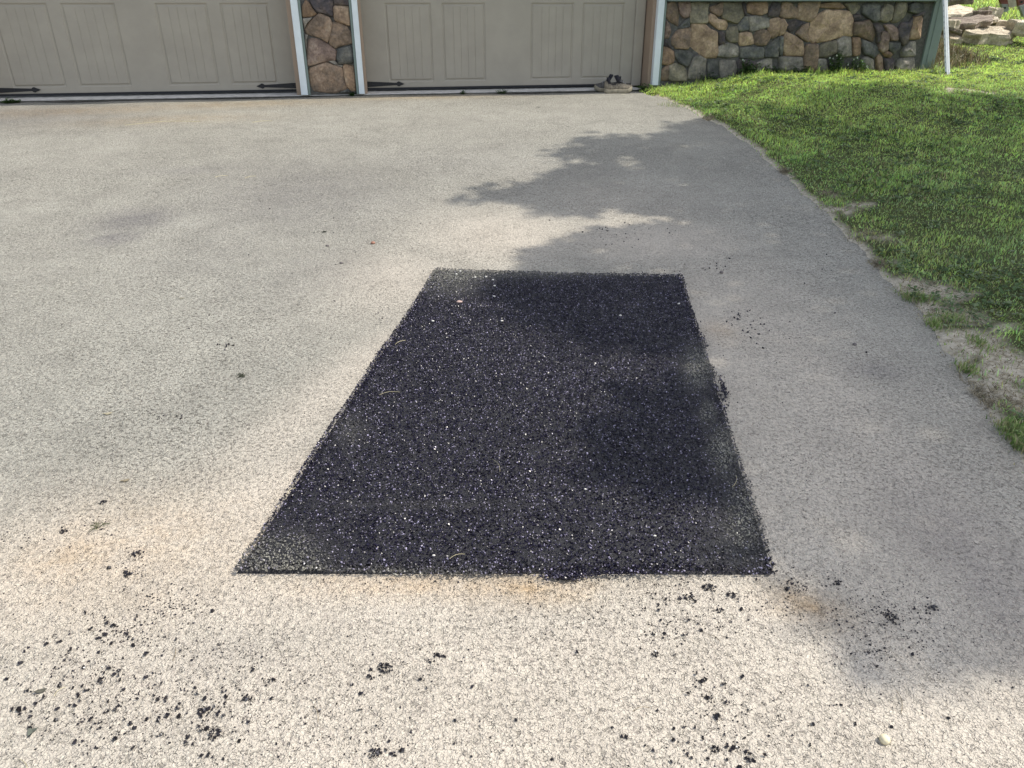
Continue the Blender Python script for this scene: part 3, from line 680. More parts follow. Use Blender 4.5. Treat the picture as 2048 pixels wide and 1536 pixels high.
CLUMPS = [(207,1005,.016,14,"flat black clump of crumbs, farthest clump on the left of the driveway"),(128,1062,.013,12,"small dense black clump left of the smeared pale streak"),
  (272,1108,.017,14,"loose black clump halfway between left frame edge and patch corner"),(256,1149,.015,12,"black clump just below another, left of the patch's lower left corner"),
  (770,1338,.024,26,"wide branching black clump on bare driveway below the patch's left half"),(741,1356,.011,8,"small black clump touching the lower left of a wider clump"),
  (750,1510,.017,18,"dense black clump at the very bottom edge, left of centre"),(787,1512,.008,6,"little black clump right beside the bottom edge clump"),
  (410,1424,.021,22,"ragged black clump in the lower left, upper of two neighbours"),(430,1470,.020,20,"ragged black clump in the lower left, lower of two neighbours"),
  (495,1397,.012,9,"lone elongated black clump right of the two ragged lower left clumps"),
  (1418,1180,.022,26,"largest black clump just below the patch's right end"),(1378,1198,.019,16,"loose grey-black clump left of the largest clump"),(1462,1193,.017,14,"loose black clump right of the largest clump"),
  (1672,1170,.012,9,"triangular black clump alone to the right of the patch's lower right corner"),(1440,1224,.013,9,"short row-like black clump under the largest clump"),
  (1310,1310,.012,9,"small open black clump by the grass straw below the patch"),(1782,1238,.020,18,"dense black clump in the tree shade at the lower right"),
  (1866,1218,.010,7,"small black clump farthest right in the tree shade"),(1500,1522,.012,9,"black clump at the bottom edge, right of centre"),(1430,1500,.011,8,"black clump near the bottom edge among many loose crumbs"),
  (1250,1475,.009,6,"tiny black clump alone left of the crowded crumbs"),(545,1363,.009,7,"tiny black clump midway between lower left and bottom centre"),(885,1314,.010,7,"dark double crumb lump right of the wide branching clump")]
for k, (x, y, r, n, lab) in enumerate(CLUMPS):
    p = on_drive(x, y); me = crumb_mesh(300+k, int(n*1.5), r*.56, .0024); me.materials.append(M['grain'])
    o = bpy.data.objects.new("asphalt_clump", me); C.objects.link(o); o.location = (p.x, p.y, drive_z(p.x, p.y)); o.rotation_euler = (0, 0, random.uniform(-.4, .4))
    tag(o, lab, "clump", "clumps of stuck asphalt crumbs")

# ------------------------------------------------------------------ grass
def blades(x, y, h, w, col, rs, lean=.5, zf=Hl):
    n = len(x); z = zf(x, y)-.004; a = rs.uniform(0, 6.283, n); ca, sa_ = np.cos(a), np.sin(a)
    l = rs.rand(n)*lean*h; b = rs.uniform(0, 6.283, n); lx, ly = l*np.cos(b), l*np.sin(b)
    P0 = np.stack([x, y, z], 1); sd_ = np.stack([ca*w/2, sa_*w/2, 0*w], 1)
    mid = P0 + np.stack([lx*.35, ly*.35, h*.6], 1); tip = P0 + np.stack([lx, ly, h*np.sqrt(np.maximum(.1, 1-(l/h)**2*.6))], 1)
    V = np.stack([P0-sd_, P0+sd_, mid-sd_*.8, mid+sd_*.8, tip], 1)
    F = np.array([(0,1,3),(0,3,2),(2,3,4)])[None] + (np.arange(n)*5)[:, None, None]
    c = np.repeat(col[:, None, :], 5, 1)
    return V.reshape(-1, 3), F.reshape(-1, 3), c.reshape(-1, 3)
def fbm(x, y, f, ph=0):
    return (np.sin(x*f+ph+1.7*np.sin(y*f*.6+ph)) + np.sin(y*f*1.13-ph*2+1.3*np.sin(x*f*.83)) + .5*np.sin((x+y)*f*2.3+ph) + .5*np.sin((x-y)*f*2.9-ph))/3
def in_house(x, y):
    s_ = (x-WA.x)*U.x + (y-WA.y)*U.y; d = (x-WA.x)*N.x + (y-WA.y)*N.y
    return (d < .02) & (s_ < sC1-.02)
def grass_cols(x, y, rs):
    n = len(x); f = fbm(x, y, 2.1, .3)*.5+.5; g = fbm(x, y, 7.3, 2)*.5+.5
    lush = np.array([.215, .360, .095]); yel = np.array([.370, .470, .140]); blu = np.array([.235, .310, .165])
    c = lush*(1-f)[:, None] + yel*f[:, None]; k = (g*.55*sstep((6.5-y)/2.5))[:, None]; c = c*(1-k) + blu*k
    near = sstep((y-6.9)/1.6)[:, None]; c = c*(1-near*.75) + np.array([.450, .580, .140])*near*.75  # grass toward the wall brighter: sunlight painted into the blade colour
    c = c*1.38*(1+.30*fbm(x, y, 16, 1.3))[:, None]*rs.uniform(.45, 1.55, (n, 1))*np.stack([rs.uniform(.85, 1.2, n), np.ones(n), rs.uniform(.7, 1.3, n)], 1)
    dead = rs.rand(n) < .10 + .12*(fbm(x, y, 4.1, 5) > .45) + .10*(bare(x, y) > .15); c[dead] = np.array([.42, .37, .20])*rs.uniform(.5, 1.3, (dead.sum(), 1)); return c
n = 520000; y = RS.uniform(1.3, 12.2, n); x = edge_x(y) - .012 + (RS.rand(n)**1.0)*(.72*y+.7-edge_x(y)+.012)
keep = RS.rand(n) < np.clip((.78*y-edge_x(y)+.8)/7.0, .05, 1)*np.where(y > 9.6, .5, 1)
keep &= ~in_house(x, y); bb = bare(x, y); keep &= RS.rand(n) > sstep((bb-.18+.16*fbm(x, y, 33, 1))/.35)*.9
keep &= (fbm(x, y, 11, 4) + RS.normal(0, .6, n)) > -.75
x, y = x[keep], y[keep]; n = len(x); print("blades", n)
s_ = (x-WA.x)*U.x + (y-WA.y)*U.y; d = (x-WA.x)*N.x + (y-WA.y)*N.y
nearw = np.exp(-np.maximum(d, 0)/.20)*(s_ < sC1+.1)*(.55+.6*(fbm(x, y, 8, 7) > -.1))
h = (.012 + .015*RS.rand(n) + .012*fbm(x, y, 5) + .009*fbm(x, y, 19, 2))*(1+2.6*nearw*RS.rand(n)) * np.where(RS.rand(n) < .02, 1.8, 1)
h *= .55+.45*sstep((x-edge_x(y))/.10)
h = np.maximum(h, .010)
w = (.0032+.0032*RS.rand(n))*np.clip(y/4.5, .8, 2.4)
V, F, CC = blades(x, y, h, w, grass_cols(x, y, RS), RS, 1.1)
o = link("grass", mesh_np("grass", V, F, CC), M['blade']); tag(o, "mown green grass of the lawn right of the driveway", "grass", kind='stuff')
n = 90000; y = RS.uniform(11.8, 24, n); x = RS.uniform(3.5, 17, n); keep = (x < .78*y+1.5) & (x > .35*y); x, y = x[keep], y[keep]; n = len(x)
V, F, CC = blades(x, y, .04+.05*RS.rand(n), .011+.008*RS.rand(n), grass_cols(x, y, RS)*1.05, RS, 1)
o = link("grass", mesh_np("grass", V, F, CC), M['blade']); tag(o, "sunlit grass on the rising slope behind the stone pile", "grass", kind='stuff')
EDGE_TUFTS = [(2026,868,26,26,420),(2040,900,14,20,160),(1868,652,14,12,110),(1810,596,12,10,90),(1930,740,14,12,120),(1960,690,16,14,120),(1345,212,24,5,120),(1900,640,30,12,160),(1840,600,20,8,120)]
# small broad leaves (clover, plantain) among the grass
def leafset(cx, cy, cz, r, n_leaf, L, W, rs, col, up=.35):
    V = []; F = []; Cc = []
    for _ in range(n_leaf):
        a = rs.uniform(0, 6.283); rr = r*math.sqrt(rs.rand()); bx, by = cx+rr*math.cos(a), cy+rr*math.sin(a); b = rs.uniform(0, 6.283); l = L*rs.uniform(.6, 1.2); w_ = W*rs.uniform(.7, 1.2)
        dx, dy = math.cos(b), math.sin(b); e = rs.uniform(.0, up*2)*l; i = len(V); z = cz + rs.uniform(0, .6)*r*.5
        V += [(bx, by, z), (bx+dx*l*.5-dy*w_, by+dy*l*.5+dx*w_, z+e*.7), (bx+dx*l, by+dy*l, z+e*.8), (bx+dx*l*.5+dy*w_, by+dy*l*.5-dx*w_, z+e*.7), (bx+dx*l*.5, by+dy*l*.5, z+e*.45)]
        F += [(i, i+4, i+1), (i+1, i+4, i+2), (i+2, i+4, i+3), (i+3, i+4, i)]
        c = np.array(col)*rs.uniform(.6, 1.4); Cc += [c]*5
    return V, F, Cc
def merge(parts):
    V = []; F = []; Cc = []
    for v, f, c in parts:
        o_ = len(V); V += list(v); F += [tuple(i+o_ for i in q) for q in f]; Cc += list(c)
    return V, F, Cc
parts = []; rs = np.random.RandomState(5)
while len(parts) < 1500:
    y_ = rs.uniform(1.8, 10); x_ = float(edge_x(y_)) + rs.uniform(.03, .72*y_-.3)
    if x_ > .72*y_+.6 or in_house(np.array([x_]), np.array([y_]))[0]: continue
    if float(fbm(x_, y_, 3.1, 1)) < rs.uniform(-.4, .6): continue
    parts.append(leafset(x_, y_, float(Hl(x_, y_))+.006, .03, rs.randint(3, 8), .018+.002*y_, .006+.0008*y_, rs, (.085, .145, .05) if rs.rand() < .75 else (.19, .24, .12)))
V, F, Cc = merge(parts); o = link("clover", mesh_np("clover", V, F, np.array(Cc)), M['leaf']); tag(o, "small clover and broad leaves low in the lawn", "ground cover", kind='stuff')
# dead grass, clippings and thatch on the bare places
n = 7000; idx = RS.randint(0, len(BARE), n); BA = np.array(BARE)[idx]; x = BA[:, 0]+RS.normal(0, 1, n)*BA[:, 2]*.7; y = BA[:, 1]+RS.normal(0, 1, n)*BA[:, 3]*.7
ok = (x > edge_x(y)-.02) & ~in_house(x, y); x, y = x[ok], y[ok]; n = len(x)
col = np.where((RS.rand(n) < .45)[:, None], np.array([[.46, .41, .29]]), np.array([[.26, .22, .14]]))*RS.uniform(.5, 1.3, (n, 1))
V, F, CC = blades(x, y, .010+.012*RS.rand(n), .002+.002*RS.rand(n), col, RS, 1.0); 
VV = V.reshape(-1, 5, 3); c0 = VV[:, :2].mean(1, keepdims=True); ex = RS.uniform(-1, 1, (n, 1, 2))*.03; VV[:, 4:, :2] += ex; VV[:, 2:4, :2] += ex*.5; VV[:, 4:, 2] = c0[:, :, 2]+.008
o = link("dead_grass", mesh_np("dead_grass", VV.reshape(-1, 3), F, CC), M['blade']); tag(o, "dry straw and clippings on the bare soil along the driveway edge", "dead grass", kind='stuff')

# ------------------------------------------------------------------ weeds at the wall
def wall_ground(px, d):
    s_ = S(px, 140, d); p = wall_pt(s_, 0, d); p.z = float(Hl(p.x, p.y)); return p
def weed(px, d, r, hgt, n, L, col, lab, flowers=0, base=None):
    rs = np.random.RandomState(int(px*7)); p = base or wall_ground(px, d); root = empty("weed", tuple(p)); tag(root, lab, "weed")
    V = []; F = []; Cc = []; sv = []; tips = []
    st = bmesh.new()
    for k in range(n):
        a = rs.uniform(0, 6.283); q = r*math.sqrt(rs.rand()); h_ = hgt*rs.uniform(.35, 1)*(1-.4*q/r); bx, by = p.x+q*.5*math.cos(a), p.y+q*.3*math.sin(a); tx, ty = p.x+q*math.cos(a), p.y+q*.5*math.sin(a)
        v0 = [st.verts.new((bx+dx, by+dy, p.z-.01)) for dx, dy in ((-.0015, 0), (.0015, 0), (0, .0025))]; v1 = [st.verts.new((tx+dx, ty+dy, p.z+h_)) for dx, dy in ((-.001, 0), (.001, 0), (0, .0015))]
        for j in range(3): st.faces.new([v0[j], v0[(j+1) % 3], v1[(j+1) % 3], v1[j]])
        for t in np.linspace(.25, 1, max(3, int(h_/.022))):
            cx, cy, cz = bx+(tx-bx)*t, by+(ty-by)*t, p.z+h_*t
            v, f, c = leafset(cx, cy, cz, .014, 4, L*1.35, L*.5, rs, col, .3); o_ = len(V); V += v; F += [tuple(i+o_ for i in q2) for q2 in f]; Cc += c
        tips.append((tx, ty, p.z+h_))
    bm_obj("stem", st, M['weedstem'], root)
    me = mesh_np("foliage", V, F, np.array(Cc)); o = link("foliage", me, M['leaf'], root); o['kind'] = 'stuff'
    for k in range(flowers):
        t = tips[k % len(tips)]; b2 = bmesh.new(); 
        for j in range(5):
            a = j*1.2566; c, s2 = math.cos(a), math.sin(a); q = Vector(t)+Vector((rs.uniform(-.012, .012)*0, -.004, .004)) + Vector(((k//len(tips))*.02, 0, 0))
            vs = [b2.verts.new(q), b2.verts.new(q+Vector((c*.006-s2*.003, -.001, s2*.006+c*.003))), b2.verts.new(q+Vector((c*.011, -.003, s2*.011))), b2.verts.new(q+Vector((c*.006+s2*.003, -.001, s2*.006-c*.003)))]; b2.faces.new(vs)
        me = bpy.data.meshes.new("flower"); b2.to_mesh(me); b2.free(); link("flower", me, M['petal'], root)
M['weedstem'] = flat("weed_stem", (.09,.14,.04), .6); M['petal'] = flat("white_petal", (.72,.74,.66), .5)
weed(1496, .07, .12, .20, 16, .026, (.07,.14,.035), "dark leafy weed against the stone wall under a slate stone", 2)
weed(1418, .06, .09, .12, 12, .024, (.045,.09,.022), "low dark green weed at the stone wall nearest the white trim")
weed(1545, .06, .10, .12, 12, .024, (.05,.10,.025), "low weed by the wall right of the tall dark one")
weed(1672, .07, .11, .26, 18, .022, (.07,.14,.03), "tall white-flowered weed in front of the big tan stone", 7)
weed(1712, .08, .12, .19, 18, .022, (.075,.15,.03), "white-flowered weed at the wall, right one of the flowering pair", 9)
weed(1600, .06, .12, .10, 14, .022, (.05,.10,.025), "low spreading weed at the wall between flowering weeds and dark weed")
for px, lab, r_, n_l in ((14, "green leafy weed at the slab's left end below the hinge", .09, 16), (705, "tiny weed tuft at the slab right of the pillar", .03, 5), (925, "tiny weed in the slab joint under the right door", .04, 6), (1004, "small weed in the slab joint below the door's middle", .05, 7), (1290, "green weed clump at the white trim behind the shoes", .10, 18)):
    s_ = S(px, 182, .03); p = wall_pt(s_, ZB, .03); p.z = float(Hd(p.y)); weed(px+.5, 0, r_, .045 if px != 1290 else .08, n_l, .02, (.06,.12,.03), lab, 0, p)
# dandelion
p = on_lawn(1752, 143); rt = empty("dandelion", tuple(p)); tag(rt, "single yellow dandelion flower in the grass before the stone wall", "flower")
b2 = bmesh.new(); add_box(b2, p+Vector((-.001, 0, -.01)), Vector((.002,0,0)), Vector((0,.002,0)), Vector((0,0,.05))); bm_obj("stem", b2, M['weedstem'], rt)
b2 = bmesh.new()
for j in range(22):
    a = j*.2856*1.0; c, s2 = math.cos(a), math.sin(a); r1 = .017 if j % 2 else .012; q = p+Vector((0, 0, .04)); w_ = .0022
    b2.faces.new([b2.verts.new(q+Vector((c*.001-s2*w_, s2*.001+c*w_, 0))), b2.verts.new(q+Vector((c*r1-s2*w_, s2*r1+c*w_, .006))), b2.verts.new(q+Vector((c*r1+s2*w_, s2*r1-c*w_, .006))), b2.verts.new(q+Vector((c*.001+s2*w_, s2*.001-c*w_, 0)))])
M['yellow'] = flat("yellow_petal", (.75,.55,.03), .5); bm_obj("petals", b2, M['yellow'], rt)
# dry, long grass by the corner board and under the stones
def tuft(name, spots, h0, wd, cols, lab, kind='stuff', lean=1.3):
    x = []; y = []
    for px, py, rx, ry, n in spots:
        p = on_lawn(px, py); a = on_lawn(px+rx, py); b = on_lawn(px, py-ry); x += list(RS.normal(p.x, abs(a.x-p.x)*.6, n)); y += list(RS.normal(p.y, abs(b.y-p.y)*.6, n))
    x, y = np.array(x), np.array(y); ok = ~in_house(x, y); x, y = x[ok], y[ok]; n = len(x); ci = RS.randint(0, len(cols), n)
    V, F, CC = blades(x, y, h0*(.4+RS.rand(n)*.9), np.full(n, wd), np.array(cols)[ci]*RS.uniform(.6, 1.3, (n, 1)), RS, lean)
    o = link(name, mesh_np(name, V, F, CC), M['blade']); tag(o, lab, "dry grass", kind=kind)
tuft("dry_grass", [(1872,124,20,12,1100),(1915,118,32,10,800),(1880,105,18,8,600),(1850,140,30,5,300)], .15, .007, [(.22,.17,.08),(.12,.09,.045),(.36,.31,.19),(.10,.12,.04)], "long dry brown grass between the corner board and the white post")
tuft("dry_grass", [(1800,140,60,3,240),(1840,142,50,3,200),(1690,145,40,3,60)], .10, .004, [(.42,.42,.30),(.30,.32,.20),(.16,.22,.06)], "pale bent straw at the foot of the wall's right end")

_tuft_x = []; 
for a_ in EDGE_TUFTS: _tuft_x.append(a_)
tuft("grass_tufts", _tuft_x, .035, .0034, [(.26,.36,.12),(.36,.42,.17),(.18,.30,.08),(.46,.42,.24)], "pale ragged grass tufts hanging over the driveway's right edge")
bpy.data.objects["grass_tufts"]["category"] = "grass"

# ------------------------------------------------------------------ white post
b0 = on_lawn(1895, 149); zc = b0.y*CT-(b0.z-HC)*ST
def at_depth(px, py, zc): return Vector((0,0,HC)) + ray(px, py)*zc
tp = at_depth(1890, -3, zc); ax = (tp-b0).normalized(); top = b0 + ax*1.45; bot = b0 - ax*.12
post = empty("post", tuple(b0)); tag(post, "thin white slotted metal post leaning on the lawn beside the garage corner", "post")
rt_ = Vector((1,0,0)); rt_ = (rt_ - ax*rt_.dot(ax)).normalized(); fw = ax.cross(rt_).normalized()
if fw.y > 0: fw = -fw
prof = [(a_*.8, b_*.8) for a_, b_ in [(-.033,.0),(-.018,.018),(-.004,.018),(.0,.008),(.006,.018),(.024,.018),(.033,.0),(.024,-.004),(-.018,-.004)]]
bm = bmesh.new(); A_ = [bm.verts.new(bot+rt_*a+fw*b) for a, b in prof]; B_ = [bm.verts.new(top+rt_*a+fw*b) for a, b in prof]
for j in range(len(prof)): bm.faces.new([A_[j], A_[(j+1) % len(prof)], B_[(j+1) % len(prof)], B_[j]])
bm.faces.new(B_); bm_obj("channel", bm, M['polewhite'], post)
bm = bmesh.new(); nn = (rt_*-.018+fw*.015).normalized(); al = (rt_*.015+fw*.018).normalized()
for j in range(22):
    c = b0+ax*(.07+j*.06)+rt_*-.0204+fw*.0072+nn*0; nrm = (fw*.015-rt_*.018).normalized()
    add_box(bm, c+nrm*.0008-al*.003-ax*.012, al*.004, nrm*.0015, ax*.018)
o = bm_obj("slots", bm, M['hole'], post)

# ------------------------------------------------------------------ stone pile
def rock(name, px, py, w, dep, th, lab, zlift=0, rot=0, tilt=(0,0), mat='rock', seed=0, depth_off=0):
    """flat slab whose near bottom edge shows at (px, py)"""
    p = on_lawn(px, py)
    if zlift:
        zc_ = p.y*CT-(p.z-HC)*ST
    r = random.Random(seed); n = 18; rings = [(.93, 0), (1.0, .22), (.97, .5), (1.0, .78), (.95, .97), (.6, 1.03), (.25, 1.0)]
    ph = [r.uniform(.72, 1.14) for _ in range(n)]; V = []
    for q, (sc, hz) in enumerate(rings):
        for k in range(n):
            a = 2*math.pi*k/n; cc, ss = math.cos(a), math.sin(a); e = 5
            f = (abs(cc)**e+abs(ss)**e)**(-1/e)*ph[k]*sc*(1+r.uniform(-.05, .05))
            V.append((cc*f*w/2, ss*f*dep/2, hz*th + r.uniform(-.05, .05)*th*(1 if q else 0)))
    V.append((0, 0, th*1.0)); F = [tuple(range(n-1, -1, -1))]
    for q in range(len(rings)-1):
        for k in range(n): F.append((q*n+k, q*n+(k+1) % n, (q+1)*n+(k+1) % n, (q+1)*n+k))
    c = len(V)-1; b = (len(rings)-1)*n
    for k in range(n): F.append((b+k, b+(k+1) % n, c))
    me = bpy.data.meshes.new(name); me.from_pydata(V, [], F); me.materials.append(M[mat]); o = bpy.data.objects.new(name, me); C.objects.link(o)
    tilt = (-tilt[0]*1.5, tilt[1]); o['dz'] = math.sin(max(0, tilt[0]))*dep/2
    o.location = (p.x, p.y+dep/2+depth_off, p.z+o['dz']-.03); o.rotation_euler = (tilt[0], tilt[1], rot); tag(o, lab, "rock", "flat fieldstones heaped on the grass")
    return o
def px_at(px, py, Y):    # height and x of a pixel at world distance Y
    r = ray(px, py); t = Y/r.y; return r.x*t, HC + r.z*t
def rock_at(px, py, Y, w, dep, th, lab, **kw):
    """slab whose bottom centre shows at the pixel, at world distance Y"""
    x, z = px_at(px, py, Y); o = rock("rock", 1950, 95, w, dep, th, lab, **kw); o.location = (x, Y+dep/2, z+o['dz']); return o
K = 1/150.
rock("rock", 1984, 92, 100*K, .55, .17, "large pale slab with a thick shaded front at the front right of the pile", seed=1, tilt=(-.16, .03))
rock("rock", 1897, 88, 66*K, .42, .10, "pale wedge-shaped slab at the pile's lower left behind the white post", seed=2, tilt=(-.18, 0), rot=.1)
rock_at(2062, 76, 10.9, .36, .4, .16, "pinkish pale slab cut by the right frame edge", seed=3, tilt=(-.1, .1))
rock_at(1884, 61, 11.2, .30, .40, .07, "small flat pale slab left of the post in the pile's middle", seed=4, tilt=(-.14, .15))
rock_at(1908, 62, 11.0, .19, .2, .13, "little upright block beside the white post in the pile", seed=5, rot=.4)
rock_at(1914, 66, 10.8, .19, .18, .05, "small thin chip lying on the lower left slab", seed=6, tilt=(0, .25), mat='rockbrown')
rock_at(1940, 70, 11.25, .30, .3, .14, "brown shaded stone wedged under the pile's centre", seed=7, mat='rockbrown')
rock_at(1957, 57, 11.1, .62, .40, .075, "long thin tilted slab across the pile's middle", seed=8, tilt=(-.12, -.12), mat='rockbrown')
rock_at(1912, 48, 11.6, .74, .55, .12, "widest pale slab across the top left of the pile", seed=9, tilt=(-.14, -.05), rot=-.1)
rock_at(1958, 43, 11.55, .10, .18, .13, "dark brown block standing on top of the pile", seed=10, mat='rockbrown', rot=.3)
rock_at(1972, 43, 11.5, .14, .2, .13, "squat brown block next to the dark one on the pile's top", seed=11, mat='rockbrown', rot=.8)
rock_at(1990, 36, 11.8, .26, .3, .12, "rough pale lump at the pile's top right", seed=12, tilt=(.1, .2))
rock_at(1984, 47, 11.3, .33, .25, .045, "thin light slab with a lit rim under the top lumps", seed=13, tilt=(-.05, -.15))
rock_at(2016, 60, 11.3, .36, .3, .10, "rounded slab capping the large front right one", seed=14, tilt=(-.05, .1))
rock_at(1890, 22, 13.0, .36, .4, .19, "brown stone by itself behind the corner board and white post", seed=15, mat='rockbrown', tilt=(-.1, .1))
rock_at(1926, 9, 13.8, .46, .5, .14, "dark flat slab at the top edge above the pile", seed=16, mat='rockbrown')

# ------------------------------------------------------------------ implement at the top right (red arms on grey feet)
M['redpaint'] = flat("worn_red_paint", (.17,.05,.04), .55, .35, 25); M['zinc'] = flat("grey_steel", (.26,.28,.27), .5, .15, 30); M['boardtan'] = flat("weathered_board", (.42,.38,.30), .8, .2, 25)
imp = empty("implement", (0,0,0)); x0, z0 = px_at(2012, 20, 12.6); imp.location = (x0, 12.6, z0); tag(imp, "worn red implement on bolted grey feet at the top right corner", "implement")
def plate(name, pts, Y, th, mat, parent=imp):
    bm = bmesh.new(); q = []
    for a, b in pts: x_, z_ = px_at(a, b, Y); q.append(Vector((x_, Y, z_)))
    f = [bm.verts.new(p_) for p_ in q]; bk = [bm.verts.new(p_*1.0+Vector((0, th, 0))) for p_ in q]; bm.faces.new(f); bm.faces.new(list(reversed(bk))); n = len(q)
    for k in range(n): bm.faces.new([f[k], f[(k+1) % n], bk[(k+1) % n], bk[k]])
    return bm_obj(name, bm, mat, parent)
plate("arm", [(1997,-22),(2012,-22),(2015,0),(2018,14),(2004,10),(2000,0)], 12.6, .05, M['redpaint'])
plate("foot", [(2003,8),(2016,8),(2018,19),(2014,24),(2008,24)], 12.57, .06, M['zinc'])
plate("arm", [(2034,-22),(2060,-22),(2058,8),(2050,16),(2038,14),(2036,0)], 12.1, .05, M['redpaint'])
plate("foot", [(2039,12),(2058,6),(2064,34),(2048,34)], 12.07, .06, M['zinc'])
plate("board", [(2013,-3),(2036,0),(2038,9),(2026,15),(2017,14)], 12.75, .04, M['boardtan'])
plate("crossbar", [(2012,-10),(2040,-7),(2040,1),(2012,-2)], 12.5, .04, M['zinc'])
for (a, b, Y_) in ((2009.5, 16, 12.565), (2044, 4, 12.065)):
    x_, z_ = px_at(a, b, Y_); b2 = bmesh.new(); bmesh.ops.create_cone(b2, cap_ends=True, segments=8, radius1=.017, radius2=.014, depth=.02, matrix=Matrix.Translation((x_, Y_, z_))@Matrix.Rotation(math.pi/2, 4, 'X')); bm_obj("bolt", b2, M['black'], imp)

# ------------------------------------------------------------------ shoes
M['shoefab'] = flat("worn_shoe_fabric", (.22,.19,.145), .85, .4, 60, .2, .004); M['shoesole'] = flat("dusty_shoe_rubber", (.29,.255,.185), .8, .25, 40); M['shoedark'] = flat("shoe_lining", (.015,.015,.022), .9); M['shoegrey'] = flat("faded_shoe_fabric", (.10,.095,.09), .9, .4, 60, .2, .004)
M['lace'] = flat("grey_lace", (.32,.31,.30), .8)
def shoe(loc, rot, lab, upper, L=.31):
    root = empty("sneaker", tuple(loc)); root.rotation_euler = (0, 0, rot); root.scale = (1, 1, 1.4); tag(root, lab, "shoe", "pair of old sneakers")
    def P(x, y, z): return (x, y, z)
    def loft(name, secs, mat, cap=True):
        V = []; n = len(secs[0]); F = []
        for s_ in secs: V += s_
        for i in range(len(secs)-1):
            for j in range(n): F.append((i*n+j, i*n+(j+1) % n, (i+1)*n+(j+1) % n, (i+1)*n+j))
        if cap: F += [tuple(range(n)), tuple(range(len(V)-1, len(V)-n-1, -1))]
        me = bpy.data.meshes.new(name); me.from_pydata(V, [], F); bm = bmesh.new(); bm.from_mesh(me); bmesh.ops.recalc_face_normals(bm, faces=bm.faces); bm.to_mesh(me); bm.free()
        me.materials.append(mat); me.polygons.foreach_set("use_smooth", [True]*len(me.polygons)); o = bpy.data.objects.new(name, me); C.objects.link(o); o.parent = root; return o
    T = [0, .04, .12, .25, .4, .55, .7, .82, .92, .98, 1.0]      # heel .. toe
    W = [.018, .031, .037, .037, .036, .041, .049, .051, .042, .026, .010]; lift = [.008, .003, 0, 0, .002, 0, 0, .004, .011, .017, .021]
    secs = []
    for t, w_, lf in zip(T, W, lift):
        x = (t-.5)*L; ww = w_+.004; th = .026 if t < .9 else .030
        secs.append([(x, ww*.92, lf), (x, ww, lf+.008), (x, ww, lf+th), (x, ww*.9, lf+th+.002), (x, -ww*.9, lf+th+.002), (x, -ww, lf+th), (x, -ww, lf+.008), (x, -ww*.92, lf)])
    loft("sole", secs, M['shoesole'])
    top = [.070, .086, .088, .072, .066, .078, .070, .055, .046, .038, .030]; secs = []
    for t, w_, tp_, lf in zip(T, W, top, lift):
        x = (t-.5)*L; z0_ = lf+.024; op = .12 <= t <= .42; s2 = []
        for k in range(13):
            a = math.pi*k/12; cy = math.cos(a); sz = math.sin(a)**.75
            if op: sz = min(sz, .93) if abs(cy) > .45 else .55
            s2.append((x+random.uniform(-.002, .002), w_*cy*(1-.25*sz), z0_ + (tp_-z0_+lf)*sz + random.uniform(-.002, .002)))
        secs.append(s2)
    loft("upper", secs, upper)
    secs = []
    for t, w_ in ((.13,.022), (.2,.025), (.3,.024), (.4,.020)): x = (t-.5)*L; secs.append([(x, w_, .062), (x, 0, .057), (x, -w_, .062), (x, -w_, .056), (x, w_, .056)])
    loft("insole", secs, M['shoedark'])
    secs = []
    for x, z, w_ in ((.035,.060,.018), (.010,.086,.024), (-.012,.112,.025), (-.020,.124,.018)): secs.append([(x+.012, w_, z), (x+.012, -w_, z), (x-.026, -w_, z-.006), (x-.026, w_, z-.006)])
    loft("tongue", secs, M['shoedark'])
    secs = []
    for x, z, w_ in ((-.105,.060,.028), (-.116,.092,.024), (-.116,.108,.015)): secs.append([(x-.004, w_, z), (x-.010, 0, z+.003), (x-.004, -w_, z), (x+.026, -w_*.8, z-.004), (x+.016, 0, z), (x+.026, w_*.8, z-.004)])
    loft("heel_tab", secs, M['shoedark'])
    for k in range(4):
        x = .012+k*.018; z = .086-k*.006; secs = []
        for y in (-.026, -.012, 0, .012, .026): zz = z+.004-abs(y)*.35; secs.append([(x-.003, y, zz), (x+.003, y, zz), (x+.003, y, zz+.004), (x-.003, y, zz+.004)])
        loft("lace", secs, M['lace'])
    secs = []
    for t, w_, tp_ in ((.86,.043,.052), (.93,.036,.046), (.985,.022,.036), (1.0,.008,.028)):
        x = (t-.5)*L+.006; secs.append([(x, w_*math.cos(math.pi*k/8), .024+(tp_-.020)*math.sin(math.pi*k/8)) for k in range(9)])
    loft("toe_cap", secs, M['shoesole'])
    return root
sp = wall_pt(S(1228, 172), 0, .15); sp.z = drive_z(sp.x, sp.y); shoe(sp, .12, "worn tan sneaker in front of its pair at the right end of the door", M['shoefab'], .29)
sp2 = sp + Vector((-.085, .125, 0)); sp2.z = drive_z(sp2.x, sp2.y); shoe(sp2, math.pi-.12, "darker faded sneaker behind its pair against the door", M['shoegrey'], .29)

